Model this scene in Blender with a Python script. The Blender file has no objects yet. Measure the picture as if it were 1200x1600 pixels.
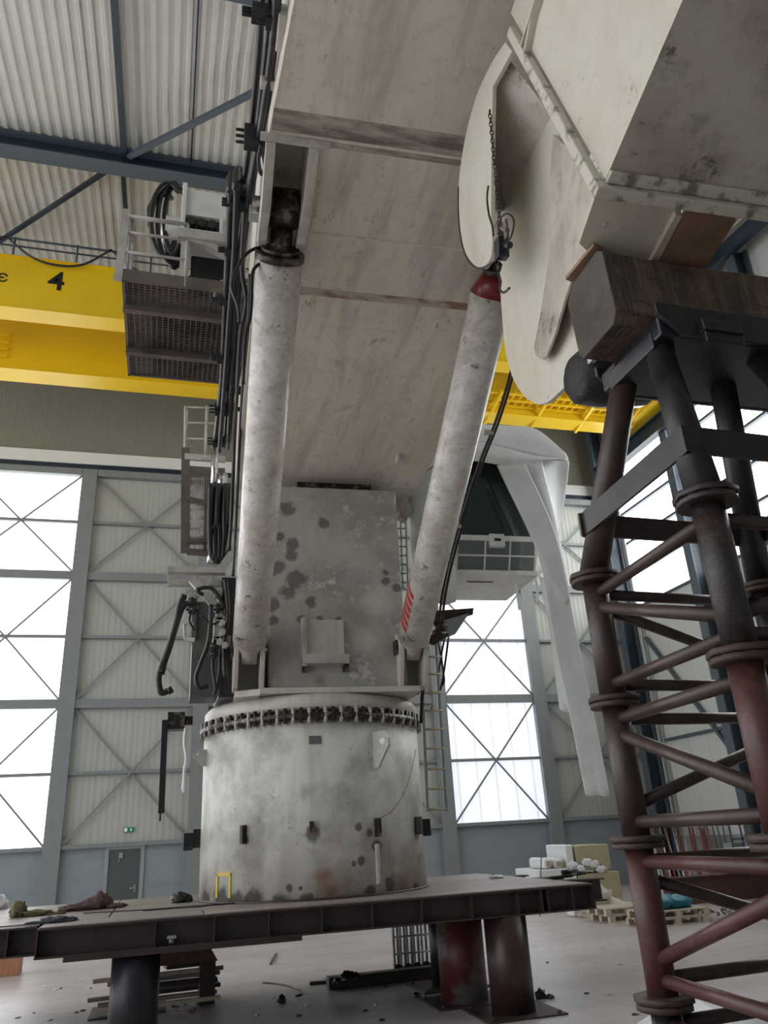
import bpy, math, random
from mathutils import Vector, Matrix, noise
random.seed(7)
S = bpy.context.scene
COL = S.collection
PI = math.pi
V = Vector

# ------------------------------------------------------------------ camera
EYE = V((0, 0, 2.15)); FPX = 1205.1
PIT, ROL, YAW = 0.395053, -0.058699, 0.284864
cy, sy, cp, sp = math.cos(YAW), math.sin(YAW), math.cos(PIT), math.sin(PIT)
fw = V((sy*cp, cy*cp, sp)); r0 = V((cy, -sy, 0)); u0 = r0.cross(fw)
cr, sr = math.cos(ROL), math.sin(ROL)
rt = cr*r0 + sr*u0; up = -sr*r0 + cr*u0
cam = bpy.data.cameras.new('camera'); co = bpy.data.objects.new('camera', cam); COL.objects.link(co)
co.matrix_world = Matrix(((rt.x, up.x, -fw.x, EYE.x), (rt.y, up.y, -fw.y, EYE.y), (rt.z, up.z, -fw.z, EYE.z), (0, 0, 0, 1)))
cam.sensor_fit = 'HORIZONTAL'; cam.sensor_width = 36.0; cam.lens = 36.0*FPX/1200.0
cam.clip_start = .05; cam.clip_end = 300
S.camera = co

def ray(x, y): return fw + rt*((x-600)/FPX) - up*((y-800)/FPX)
def PX(x, y, X=None, Y=None, Z=None):
    """surveyed point: where the line of sight meets a world plane"""
    r = ray(x, y)
    t = (X-EYE.x)/r.x if X is not None else (Y-EYE.y)/r.y if Y is not None else (Z-EYE.z)/r.z
    return EYE + r*t
# crane frame: u to the right, v away, z up, about the pedestal axis
AZ = math.radians(2.4655); OC = V((2.30, 12.76, 0))
UU = V((math.cos(AZ), -math.sin(AZ), 0)); VV = V((math.sin(AZ), math.cos(AZ), 0))
def W(u, v, z): return OC + UU*u + VV*v + V((0, 0, z))
def LOC(p):
    q = p-OC; return V((q.dot(UU), q.dot(VV), p.z))
CL = LOC(EYE)
def PL(x, y, u=None, v=None, z=None):
    r = ray(x, y); rl = V((r.dot(UU), r.dot(VV), r.z))
    t = (u-CL.x)/rl.x if u is not None else (v-CL.y)/rl.y if v is not None else (z-CL.z)/rl.z
    return CL + rl*t
def PLW(x, y, **k):
    q = PL(x, y, **k); return W(*q)
def PLANE(x, y, P, N):
    r = ray(x, y); t = (P-EYE).dot(N)/r.dot(N); return EYE + r*t

# ------------------------------------------------------------------ materials
def mat(name, col, rough=.6, metal=0., dirt=None, dscale=1.2, damt=.5, dlo=.45, dhi=.7, stretch=(1, 1, 1),
        fine=None, fscale=14., famt=.3, bump=0., bscale=30., emit=0., spec=.5, streak=None, sscale=(9, 9, .7), samt=.4, spots=None, spotcol=(.06, .055, .05), chips=None, chscale=8., chst=(1, 1, 1), chlo=.6, chips2=None):
    m = bpy.data.materials.new(name); m.use_nodes = True
    nt = m.node_tree; N = nt.nodes; L = nt.links; b = N['Principled BSDF']
    b.inputs['Roughness'].default_value = rough; b.inputs['Metallic'].default_value = metal
    b.inputs['Specular IOR Level'].default_value = spec
    tc = N.new('ShaderNodeTexCoord'); obj = tc.outputs['Object']
    rgb = N.new('ShaderNodeRGB'); rgb.outputs[0].default_value = (*col, 1); cur = rgb.outputs[0]
    def noi(scale, st, det=6, rgh=.6):
        mp = N.new('ShaderNodeMapping'); mp.inputs['Scale'].default_value = st; L.new(obj, mp.inputs['Vector'])
        n = N.new('ShaderNodeTexNoise'); n.inputs['Scale'].default_value = scale; n.inputs['Detail'].default_value = det; n.inputs['Roughness'].default_value = rgh
        L.new(mp.outputs[0], n.inputs['Vector']); return n.outputs['Fac']
    def rng(s, lo, hi, a):
        r = N.new('ShaderNodeMapRange'); r.inputs['From Min'].default_value = lo; r.inputs['From Max'].default_value = hi
        r.inputs['To Min'].default_value = 0; r.inputs['To Max'].default_value = a; L.new(s, r.inputs['Value']); return r.outputs[0]
    def mix(c, fac, c2):
        x = N.new('ShaderNodeMix'); x.data_type = 'RGBA'; L.new(fac, x.inputs[0]); L.new(c, x.inputs[6]); x.inputs[7].default_value = (*c2, 1); return x.outputs[2]
    if dirt: cur = mix(cur, rng(noi(dscale, stretch), dlo, dhi, damt), dirt)
    if streak: cur = mix(cur, rng(noi(1., sscale, 4), .5, .75, samt), streak)
    if fine: cur = mix(cur, rng(noi(fscale, (1, 1, 1), 8, .75), .5, .72, famt), fine)
    if chips: cur = mix(cur, rng(noi(chscale, chst, 10, .8), chlo, chlo+.05, .85), chips)
    if chips2: cur = mix(cur, rng(noi(2.3, (1, 1, 1), 10, .75), .6, .68, .7), chips2)
    if spots:
        dn = N.new('ShaderNodeTexNoise'); dn.inputs['Scale'].default_value = 7; dn.inputs['Detail'].default_value = 4; L.new(obj, dn.inputs['Vector'])
        for (px, py, pz, r, colr) in spots:
            vm = N.new('ShaderNodeVectorMath'); vm.operation = 'DISTANCE'; L.new(obj, vm.inputs[0]); vm.inputs[1].default_value = (px, py, pz)
            ma = N.new('ShaderNodeMath'); ma.operation = 'MULTIPLY_ADD'; L.new(dn.outputs['Fac'], ma.inputs[0]); ma.inputs[1].default_value = r*1.5; L.new(vm.outputs['Value'], ma.inputs[2])
            rg = N.new('ShaderNodeMapRange'); rg.inputs['From Min'].default_value = r*1.35; rg.inputs['From Max'].default_value = r*1.75 + .0
            if colr is not None: rg.inputs['From Min'].default_value = r*.7; rg.inputs['From Max'].default_value = r*2
            rg.inputs['To Min'].default_value = .75; rg.inputs['To Max'].default_value = 0; L.new(ma.outputs[0], rg.inputs['Value'])
            cur = mix(cur, rg.outputs[0], colr if colr is not None else spotcol)
    L.new(cur, b.inputs['Base Color'])
    if bump:
        bp = N.new('ShaderNodeBump'); bp.inputs['Strength'].default_value = bump; bp.inputs['Distance'].default_value = .02
        L.new(noi(bscale, stretch, 8, .7), bp.inputs['Height']); L.new(bp.outputs[0], b.inputs['Normal'])
    if emit:
        b.inputs['Emission Color'].default_value = (*col, 1); b.inputs['Emission Strength'].default_value = emit
    return m

def ribs(m, axis='X', pitch=.09, strength=.35, seam=1.1, seamcol=(.2, .2, .18), seamamt=.45):
    """fine pressed ribs and panel seams on sheet metal"""
    nt = m.node_tree; N = nt.nodes; L = nt.links; b = N['Principled BSDF']
    tc = N.new('ShaderNodeTexCoord'); sx = N.new('ShaderNodeSeparateXYZ'); L.new(tc.outputs['Object'], sx.inputs[0])
    def tri(p, lo, hi):
        d = N.new('ShaderNodeMath'); d.operation = 'PINGPONG'; d.inputs[1].default_value = p/2; L.new(sx.outputs[axis], d.inputs[0])
        r = N.new('ShaderNodeMapRange'); r.inputs['From Min'].default_value = lo; r.inputs['From Max'].default_value = hi; L.new(d.outputs[0], r.inputs['Value']); return r.outputs[0]
    h = tri(pitch, pitch*.15, pitch*.35)
    bp = N.new('ShaderNodeBump'); bp.inputs['Strength'].default_value = strength; bp.inputs['Distance'].default_value = .01
    L.new(h, bp.inputs['Height']); L.new(bp.outputs[0], b.inputs['Normal'])
    s = tri(seam, 0.004, .018)
    iv = N.new('ShaderNodeMath'); iv.operation = 'MULTIPLY_ADD'; iv.inputs[1].default_value = -seamamt; iv.inputs[2].default_value = seamamt; L.new(s, iv.inputs[0])
    src = b.inputs['Base Color'].links[0].from_socket
    x = N.new('ShaderNodeMix'); x.data_type = 'RGBA'; L.new(iv.outputs[0], x.inputs[0]); L.new(src, x.inputs[6]); x.inputs[7].default_value = (*seamcol, 1)
    L.new(x.outputs[2], b.inputs['Base Color'])
    return m

CREAM = (.60, .57, .49)
M = {}
M['cream'] = mat('cream_paint', CREAM, .42, dirt=(.36, .31, .25), dscale=.9, damt=.7, fine=(.25, .2, .15), fscale=9, famt=.25, streak=(.3, .24, .19), samt=.35, bump=.08)
M['boom'] = mat('dirty_cream_boom', (.74, .69, .59), .5, dirt=(.53, .46, .375), dscale=.8, damt=.7, dlo=.42, dhi=.66, stretch=(1, .35, 1), fine=(.22, .17, .13), fscale=7, famt=.3, streak=(.33, .26, .2), sscale=(5, .5, 1), samt=.55, bump=.08, chips=(.2, .155, .12), chscale=4, chst=(2, .6, 1), chlo=.6, chips2=(.42, .35, .28))
M['boomside'] = mat('pale_boom_side', (.66, .63, .54), .42, dirt=(.4, .34, .28), dscale=1.4, damt=.5, fine=(.3, .24, .18), famt=.2)
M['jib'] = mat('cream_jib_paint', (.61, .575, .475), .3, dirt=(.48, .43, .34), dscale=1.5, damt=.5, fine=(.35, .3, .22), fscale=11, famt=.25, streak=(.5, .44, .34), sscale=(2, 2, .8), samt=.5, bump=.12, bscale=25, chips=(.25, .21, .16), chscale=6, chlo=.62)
M['jibshade'] = mat('scuffed_shaded_jib_paint', (.55, .5, .43), .4, dirt=(.27, .215, .165), dscale=1.6, damt=.75, dlo=.42, dhi=.66, fine=(.1, .08, .06), fscale=5, famt=.55, bump=.15, bscale=18, chips=(.09, .07, .05), chscale=2.2, chlo=.565)  # scuffed jib paint, browned to carry shade and floor bounce on faces turned from light
M['jibedge'] = mat('worn_flange_paint', (.6, .56, .47), .25, dirt=(.12, .1, .08), dscale=6, damt=.8, dlo=.5, dhi=.6, bump=.4, bscale=30)
M['cyl'] = mat('worn_white_cylinder_paint', (.76, .72, .66), .26, dirt=(.4, .34, .27), dscale=3, damt=.6, dlo=.45, dhi=.68, fine=(.16, .13, .1), fscale=16, famt=.4, streak=(.3, .24, .19), sscale=(2, 2, 9), samt=.4, bump=.06, chips=(.06, .05, .045), chscale=5, chst=(1, 1, 1), chlo=.585, chips2=(.24, .15, .1))
M['white'] = mat('white_paint', (.78, .78, .74), .4, dirt=(.5, .48, .42), dscale=4, damt=.4)
M['whitegrey'] = mat('grey_white_paint', (.5, .48, .43), .5, dirt=(.25, .21, .17), dscale=3, damt=.6, fine=(.15, .12, .09), famt=.3)
M['galv'] = mat('galvanised_steel', (.36, .38, .38), .45, .6, dirt=(.24, .25, .25), dscale=3, damt=.5)
M['doorframe'] = mat('grey_door_frame_paint', (.21, .225, .225), .45, dirt=(.16, .17, .17), dscale=2, damt=.4)
M['black'] = mat('black_rubber', (.012, .012, .012), .38, fine=(.05, .045, .04), famt=.3)
M['blacksteel'] = mat('black_painted_steel', (.014, .015, .018), .3, dirt=(.05, .045, .04), dscale=5, damt=.5, bump=.15)
M['greasy'] = mat('greasy_dark_steel', (.035, .03, .026), .3, .5, dirt=(.3, .25, .2), dscale=8, damt=.6, dlo=.52, dhi=.62, bump=.3)
M['pipe'] = mat('dull_hydraulic_pipe', (.05, .05, .05), .3, .7, dirt=(.12, .11, .1), dscale=5, damt=.5)
M['chrome'] = mat('bright_steel', (.6, .6, .6), .15, 1.)
M['roofblue'] = mat('dark_blue_steel', (.012, .024, .042), .45, dirt=(.03, .045, .06), dscale=2, damt=.5)
M['roofgrey'] = mat('blue_grey_steel', (.07, .09, .11), .5)
M['yellow'] = mat('yellow_crane_paint', (.82, .53, .008), .38, dirt=(.68, .42, .006), dscale=.8, damt=.5)
M['rustdark'] = mat('dark_rusty_beam', (.04, .027, .023), .5, dirt=(.018, .014, .013), dscale=3, damt=.7, fine=(.09, .05, .032), fscale=6, famt=.35, bump=.15)
M['deck'] = mat('worn_steel_deck', (.3, .25, .225), .45, .2, dirt=(.12, .095, .085), dscale=2, damt=.7, fine=(.34, .3, .27), fscale=5, famt=.5, stretch=(.3, 1, 1))
M['legred'] = mat('dark_red_primer_pipe', (.045, .02, .018), .38, dirt=(.022, .016, .016), dscale=2, damt=.7, bump=.05)
M['leggrey'] = mat('red_and_grey_leg_paint', (.1, .022, .024), .42, dirt=(.16, .15, .145), dscale=1.1, damt=.9, dlo=.48, dhi=.56)
M['legdark'] = mat('blue_black_leg_paint', (.012, .013, .018), .4, dirt=(.03, .016, .015), dscale=1.5, damt=.8)
M['towerred'] = mat('red_oxide_tower_paint', (.085, .03, .025), .4, dirt=(.04, .022, .018), dscale=1.6, damt=.7, fine=(.2, .14, .1), fscale=8, famt=.35, bump=.12)
M['towerbrown'] = mat('brown_tower_paint', (.045, .026, .022), .4, dirt=(.085, .06, .045), dscale=2, damt=.6, fine=(.13, .1, .075), fscale=8, famt=.3, bump=.12)
M['towerblack'] = mat('glossy_black_brown_paint', (.03, .024, .023), .25, dirt=(.085, .035, .03), dscale=4, damt=.6, fine=(.12, .11, .1), fscale=18, famt=.4, bump=.4, bscale=22)
M['towerdark'] = mat('near_black_leg_paint', (.013, .013, .014), .38, dirt=(.07, .06, .055), dscale=3, damt=.5, bump=.1)
M['flange'] = mat('rusty_flange_steel', (.055, .033, .024), .55, dirt=(.025, .018, .015), dscale=5, damt=.7, fine=(.22, .13, .06), fscale=9, famt=.4, bump=.3)
M['wood'] = mat('old_dark_timber', (.13, .08, .05), .7, dirt=(.035, .024, .018), dscale=1.6, damt=.9, dlo=.4, dhi=.6, stretch=(5, 1.2, .8), fine=(.3, .2, .13), fscale=8, famt=.45, streak=(.25, .19, .14), sscale=(40, 3, 1.5), samt=.6, bump=1.2, bscale=6, chips=(.01, .008, .006), chscale=3, chst=(.6, 3, 8), chlo=.56)
M['woodend'] = mat('grey_timber_end_grain', (.075, .065, .053), .8, dirt=(.03, .024, .018), dscale=3, damt=.8, fine=(.16, .14, .12), famt=.3, bump=.3)
M['ply'] = mat('brown_plywood', (.28, .17, .1), .6, dirt=(.2, .1, .05), dscale=3, damt=.6, stretch=(.5, 3, 1), fine=(.03, .02, .015), fscale=1.6, famt=.5)
M['palewood'] = mat('pale_pallet_wood', (.55, .47, .36), .7, dirt=(.3, .24, .17), dscale=5, damt=.5)
M['orangewood'] = mat('orange_brown_wood', (.4, .19, .1), .6, dirt=(.25, .1, .05), dscale=5, damt=.6, stretch=(4, 4, .5))
M['tarp'] = mat('pale_grey_tarpaulin', (.85, .87, .86), .32, dirt=(.62, .64, .63), dscale=1.5, damt=.5, bump=.25, bscale=3)
M['glass'] = mat('dark_cab_glass', (.01, .022, .02), .04, spec=1.)
M['glass2'] = mat('grey_cab_glass', (.12, .15, .145), .08, spec=1.)
M['grating'] = mat('dirty_grating_steel', (.17, .14, .12), .55, .3, dirt=(.06, .045, .038), dscale=1.8, damt=.8)
M['beigepanel'] = ribs(mat('beige_sheet_cladding', (.40, .41, .37), .35, dirt=(.35, .36, .33), dscale=.3, damt=.4), 'X', .2, .5, 1.1)
M['upperwall'] = ribs(mat('olive_grey_sheet_cladding', (.23, .225, .18), .3, dirt=(.19, .185, .15), dscale=.3, damt=.4), 'X', .11, .3, 1.1, (.16, .15, .12))
M['plinth'] = ribs(mat('blue_grey_wall_plinth', (.24, .28, .30), .45, dirt=(.19, .22, .24), dscale=.6, damt=.6, stretch=(1, 1, 4)), 'Z', .5, .1, 1.05)
M['rightwall'] = ribs(mat('pale_green_grey_cladding', (.56, .58, .54), .4, dirt=(.48, .5, .47), dscale=.4, damt=.4), 'Y', .35, .2, 1.1)
M['ceiling'] = mat('corrugated_roof_sheet', (.54, .53, .48), .42, dirt=(.43, .42, .38), dscale=.6, damt=.4, fine=(.75, .73, .66), fscale=3, famt=.25)
M['whiteband'] = mat('white_trim_sheet', (.75, .75, .7), .4)
M['dooorleaf'] = mat('dark_grey_door', (.075, .085, .085), .45)
M['green'] = mat('green_sign', (.01, .22, .08), .4)
M['signwhite'] = mat('sign_white', (.85, .88, .85), .4)
M['redcap'] = mat('red_plastic', (.16, .01, .014), .3)
M['redstripe'] = mat('red_reflective_tape', (.45, .04, .03), .4)
M['yellowpaint'] = mat('yellow_marking', (.6, .45, .04), .5)
M['yellowrung'] = mat('faded_yellow_rung', (.5, .44, .27), .5)
M['insul'] = mat('insulation_block', (.42, .36, .22), .8, dirt=(.3, .26, .17), dscale=5, damt=.5)
M['plastic'] = mat('white_plastic_wrap', (.75, .76, .76), .25, bump=.5, bscale=6)
M['plasticbeige'] = mat('crumpled_beige_plastic', (.5, .46, .38), .3, bump=.8, bscale=5)
M['teal'] = mat('teal_tarp', (.005, .16, .22), .35, bump=.8, bscale=5)
M['redpaint'] = mat('red_painted_bar', (.3, .02, .03), .4)
M['greyblue'] = mat('blue_grey_painted', (.25, .35, .42), .4)
M['cloth1'] = mat('brown_rag', (.1, .06, .055), .9, fine=(.3, .25, .22), famt=.4)
M['cloth2'] = mat('olive_rag', (.16, .14, .07), .9, fine=(.4, .36, .25), famt=.4)
M['cloth3'] = mat('dark_grey_rag', (.06, .065, .08), .9, fine=(.2, .2, .22), famt=.4)
M['labelgrey'] = mat('grey_plate', (.12, .12, .12), .5)
M['panelgrey'] = mat('dark_grey_panel', (.09, .09, .085), .5, dirt=(.16, .155, .14), dscale=2.5, damt=.7, fine=(.03, .03, .028), famt=.4)
M['blackwrap'] = mat('shiny_black_wrap', (.01, .01, .011), .18, bump=1., bscale=14, fine=(.1, .1, .1), famt=.3)

def floor_mat():
    m = mat('concrete_floor', (.52, .475, .465), .34, dirt=(.38, .325, .31), dscale=.35, damt=.8, dlo=.4, dhi=.65, stretch=(.6, 1.8, 1), fine=(.13, .11, .1), fscale=3.5, famt=.45,
            streak=(.52, .49, .485), sscale=(.5, 2.5, 1), samt=.6, bump=.05, bscale=9)
    return m
M['floor'] = floor_mat()

def glow(name, col, st, axis, seam, amt=.08, blue=None):
    """back-lit translucent sheeting"""
    m = bpy.data.materials.new(name); m.use_nodes = True; nt = m.node_tree; N = nt.nodes; L = nt.links
    b = N['Principled BSDF']; b.inputs['Base Color'].default_value = (.8, .8, .8, 1); b.inputs['Roughness'].default_value = .3
    tc = N.new('ShaderNodeTexCoord'); sx = N.new('ShaderNodeSeparateXYZ'); L.new(tc.outputs['Object'], sx.inputs[0])
    d = N.new('ShaderNodeMath'); d.operation = 'PINGPONG'; d.inputs[1].default_value = seam/2; L.new(sx.outputs[axis], d.inputs[0])
    r = N.new('ShaderNodeMapRange'); r.inputs['From Min'].default_value = .01; r.inputs['From Max'].default_value = .05; r.inputs['To Min'].default_value = 1-amt; L.new(d.outputs[0], r.inputs['Value'])
    n = N.new('ShaderNodeTexNoise'); n.inputs['Scale'].default_value = .25; L.new(tc.outputs['Object'], n.inputs['Vector'])
    rr = N.new('ShaderNodeMapRange'); rr.inputs['From Min'].default_value = .3; rr.inputs['From Max'].default_value = .7; rr.inputs['To Min'].default_value = .85; rr.inputs['To Max'].default_value = 1.15; L.new(n.outputs['Fac'], rr.inputs['Value'])
    mu = N.new('ShaderNodeMath'); mu.operation = 'MULTIPLY'; L.new(r.outputs[0], mu.inputs[0]); L.new(rr.outputs[0], mu.inputs[1])
    m2 = N.new('ShaderNodeMath'); m2.operation = 'MULTIPLY'; m2.inputs[1].default_value = st; L.new(mu.outputs[0], m2.inputs[0])
    b.inputs['Emission Color'].default_value = (*col, 1); L.new(m2.outputs[0], b.inputs['Emission Strength'])
    return m
M['glowL'] = glow('backlit_door_sheet', (.95, .98, 1), 2.3, 'X', .85, .12)
M['glowR'] = glow('backlit_translucent_sheet', (.84, .89, 1), .68, 'X', .75, .35)
M['glowW'] = glow('backlit_side_window', (.96, .99, 1), 5., 'Y', 30, 0)

# ------------------------------------------------------------------ mesh builder
class MB:
    def __init__(s): s.v = []; s.f = []; s.sm = []; s.mi = []; s.cm = 0
    def add(s, vs, fs, smooth=False):
        o = len(s.v); s.v += [V(p) for p in vs]
        for f in fs: s.f.append(tuple(i+o for i in f)); s.sm.append(smooth); s.mi.append(s.cm)
        return s
    def hexa(s, p):   # 8 corners: bottom 4 ccw, top 4
        return s.add(p, [(0, 3, 2, 1), (4, 5, 6, 7), (0, 1, 5, 4), (1, 2, 6, 5), (2, 3, 7, 6), (3, 0, 4, 7)])
    def box(s, x0, x1, y0, y1, z0, z1):
        return s.hexa([(x0, y0, z0), (x1, y0, z0), (x1, y1, z0), (x0, y1, z0), (x0, y0, z1), (x1, y0, z1), (x1, y1, z1), (x0, y1, z1)])
    def boxl(s, a0, a1, b0, b1, z0, z1):   # box in the crane frame
        return s.hexa([W(a0, b0, z0), W(a1, b0, z0), W(a1, b1, z0), W(a0, b1, z0), W(a0, b0, z1), W(a1, b0, z1), W(a1, b1, z1), W(a0, b1, z1)])
    def bar(s, a, b, w, h, upv=(0, 0, 1)):  # rectangular bar a->b
        a = V(a); b = V(b); d = (b-a).normalized(); upv = V(upv)
        if abs(d.dot(upv.normalized())) > .98: upv = V((0, 1, 0)) if abs(d.y) < .9 else V((1, 0, 0))
        sx = d.cross(upv).normalized()*(w/2); sz = sx.cross(d).normalized()*(h/2)
        return s.hexa([a-sx-sz, a+sx-sz, b+sx-sz, b-sx-sz, a-sx+sz, a+sx+sz, b+sx+sz, b-sx+sz])
    def rod(s, a, b, r, r2=None, n=16, caps=True):
        a = V(a); b = V(b); r2 = r if r2 is None else r2
        d = (b-a).normalized(); t = V((0, 0, 1)) if abs(d.z) < .9 else V((1, 0, 0)); x = d.cross(t).normalized(); y = d.cross(x)
        A = [a+(x*math.cos(2*PI*i/n)+y*math.sin(2*PI*i/n))*r for i in range(n)]
        B = [b+(x*math.cos(2*PI*i/n)+y*math.sin(2*PI*i/n))*r2 for i in range(n)]
        s.add(A+B, [(i, (i+1) % n, n+(i+1) % n, n+i) for i in range(n)], True)
        if caps: s.add(A, [tuple(range(n))[::-1]]); s.add(B, [tuple(range(n))])
        return s
    def tube(s, pts, r, n=8, k=5, closed=False):
        P = [V(p) for p in pts]; Q = []
        if len(P) > 2:
            for i in range(len(P)-1):
                p0 = P[max(i-1, 0)]; p1 = P[i]; p2 = P[i+1]; p3 = P[min(i+2, len(P)-1)]
                for j in range(k):
                    t = j/k; Q.append(.5*((2*p1)+(p2-p0)*t+(2*p0-5*p1+4*p2-p3)*t*t+(3*p1-p0-3*p2+p3)*t**3))
            Q.append(P[-1])
        else: Q = P
        vs = []; x = None
        for i, p in enumerate(Q):
            d = (Q[min(i+1, len(Q)-1)]-Q[max(i-1, 0)]).normalized()
            if x is None: t = V((0, 0, 1)) if abs(d.z) < .9 else V((1, 0, 0)); x = d.cross(t).normalized()
            x = (x-d*x.dot(d)).normalized(); y = d.cross(x)
            vs += [p+(x*math.cos(2*PI*j/n)+y*math.sin(2*PI*j/n))*r for j in range(n)]
        m = len(Q)
        s.add(vs, [(i*n+j, i*n+(j+1) % n, (i+1)*n+(j+1) % n, (i+1)*n+j) for i in range(m-1) for j in range(n)], True)
        s.add(vs[:n], [tuple(range(n))[::-1]]); s.add(vs[-n:], [tuple(range(n))]); return s
    def prism(s, poly, off):    # planar polygon (3-D points) pushed by vector off
        n = len(poly); P = [V(p) for p in poly]; off = V(off)
        return s.add(P+[p+off for p in P], [tuple(range(n))[::-1], tuple(range(n, 2*n))]+[(i, (i+1) % n, n+(i+1) % n, n+i) for i in range(n)])
    def lathe(s, c, prof, n=96, a0=0, a1=2*PI, sharp=True):
        c = V(c); full = abs(a1-a0-2*PI) < 1e-6; m = n if full else n+1
        for (ra, za), (rb, zb) in zip(prof[:-1], prof[1:]):
            vs = []
            for r, z in ((ra, za), (rb, zb)):
                for i in range(m):
                    a = a0+(a1-a0)*i/n; vs.append(c+V((r*math.cos(a), r*math.sin(a), z)))
            s.add(vs, [(i, (i+1) % m, m+(i+1) % m, m+i) for i in range(n)], abs(za-zb) > 1e-4)
        return s
    def blob(s, c, rx, ry, rz, seed=0, amp=.35, nu=18, nv=10, flat=True):
        c = V(c); vs = []
        for i in range(nv+1):
            th = PI*i/nv
            for j in range(nu):
                ph = 2*PI*j/nu; d = V((math.sin(th)*math.cos(ph), math.sin(th)*math.sin(ph), math.cos(th)))
                k = 1+amp*noise.noise(d*2.3+V((seed*7.1, seed*3.3, 0)))+amp*.5*noise.noise(d*6+V((seed, 0, 9)))
                p = V((d.x*rx, d.y*ry, d.z*rz))*k
                if flat and p.z < -rz*.55: p.z = -rz*.55
                vs.append(c+p+V((0, 0, rz*.55 if flat else 0)))
        return s.add(vs, [(i*nu+j, (i+1)*nu+j, (i+1)*nu+(j+1) % nu, i*nu+(j+1) % nu) for i in range(nv) for j in range(nu)], True)

def build(name, mb, m, parent=None, bevel=0, label=None):
    lo = V((min(p.x for p in mb.v), min(p.y for p in mb.v), min(p.z for p in mb.v)))
    hi = V((max(p.x for p in mb.v), max(p.y for p in mb.v), max(p.z for p in mb.v)))
    org = (lo+hi)/2; org.z = lo.z
    me = bpy.data.meshes.new(name); me.from_pydata([p-org for p in mb.v], [], mb.f)
    for p, sm_, mi in zip(me.polygons, mb.sm, mb.mi): p.use_smooth = sm_; p.material_index = mi
    for mm in (m if isinstance(m, list) else [m]): me.materials.append(M[mm] if isinstance(mm, str) else mm)
    import bmesh
    bm = bmesh.new(); bm.from_mesh(me); bmesh.ops.remove_doubles(bm, verts=bm.verts, dist=1e-5)
    bmesh.ops.recalc_face_normals(bm, faces=bm.faces); bm.to_mesh(me); bm.free()
    o = bpy.data.objects.new(name, me); COL.objects.link(o)
    if bevel:
        b = o.modifiers.new('bevel', 'BEVEL'); b.width = bevel; b.segments = 2; b.limit_method = 'ANGLE'
    if parent is not None:
        o.parent = parent; pw = V(parent['_w']); o.location = org-pw
    else: o.location = org
    o['_w'] = tuple(org)
    if label: o['label'] = label
    return o
def thing(name, label, cat, loc, group=None, kind=None):
    o = bpy.data.objects.new(name, None); COL.objects.link(o); o.location = V(loc); o['_w'] = tuple(V(loc)); o.empty_display_size = .1
    return tag(o, label, cat, group, kind)
def tag(o, label=None, cat=None, group=None, kind=None):
    if label: o['label'] = label
    if cat: o['category'] = cat
    if group: o['group'] = group
    if kind: o['kind'] = kind
    return o
def struct(name, mb, m, parent=None, **k):
    o = build(name, mb, m, parent, **k)
    if parent is None: o['kind'] = 'structure'
    return o
def sthing(name, loc):
    o = bpy.data.objects.new(name, None); COL.objects.link(o); o.location = V(loc); o['_w'] = tuple(V(loc)); o['kind'] = 'structure'; return o
def text(s, name, m, parent, loc, size, rot, ext=.004, bold=0.):
    cu = bpy.data.curves.new(name, 'FONT'); cu.body = s; cu.size = size; cu.extrude = ext; cu.offset = bold; cu.align_x = 'CENTER'; cu.align_y = 'CENTER'
    t = bpy.data.objects.new(name, cu); COL.objects.link(t)
    bpy.context.view_layer.update(); dg = bpy.context.evaluated_depsgraph_get(); me = bpy.data.meshes.new_from_object(t.evaluated_get(dg))
    bpy.data.objects.remove(t); o = bpy.data.objects.new(name, me); COL.objects.link(o); me.materials.clear(); me.materials.append(M[m])
    o.rotation_euler = rot; o.parent = parent; o.location = V(loc)-V(parent['_w']); o['_w'] = tuple(loc); return o
# ================================================================== SETTING
b = MB(); b.box(-20, 26, -9, 34, -.2, 0); struct('floor', b, 'floor')
RZ, RK = 21.8, .0939
def roofz(Y): return RZ-RK*(28.3-Y)
# corrugated roof: real trapezoid ribs running away from the viewer
b = MB(); p = .285; x = -16.; y0, y1 = -8, 28.6; prof = []
while x < 20:
    prof += [(x, 0), (x+p*.30, 0), (x+p*.42, .055), (x+p*.88, .055)]; x += p
vs = [(q, Y, roofz(Y)+h) for Y in (y0, y1) for q, h in prof]; n = len(prof)
b.add(vs, [(i, i+1, n+i+1, n+i) for i in range(n-1)])
struct('ceiling', b, 'ceiling')
b = MB(); b.box(-16, 19.2, 28.32, 28.6, 15.4, 22.6); struct('wall_back', b, 'upperwall')
b = MB(); b.box(-16, 18.7, 28.16, 28.34, 15.72, 16.2); struct('trim_1', b, 'whiteband')
b = MB(); b.box(-16, 18.7, 28.2, 28.3, 15.38, 15.72); b.box(-16, 18.7, 28.24, 28.32, -.0, 15.4); struct('trim_2', b, 'roofblue')

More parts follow.
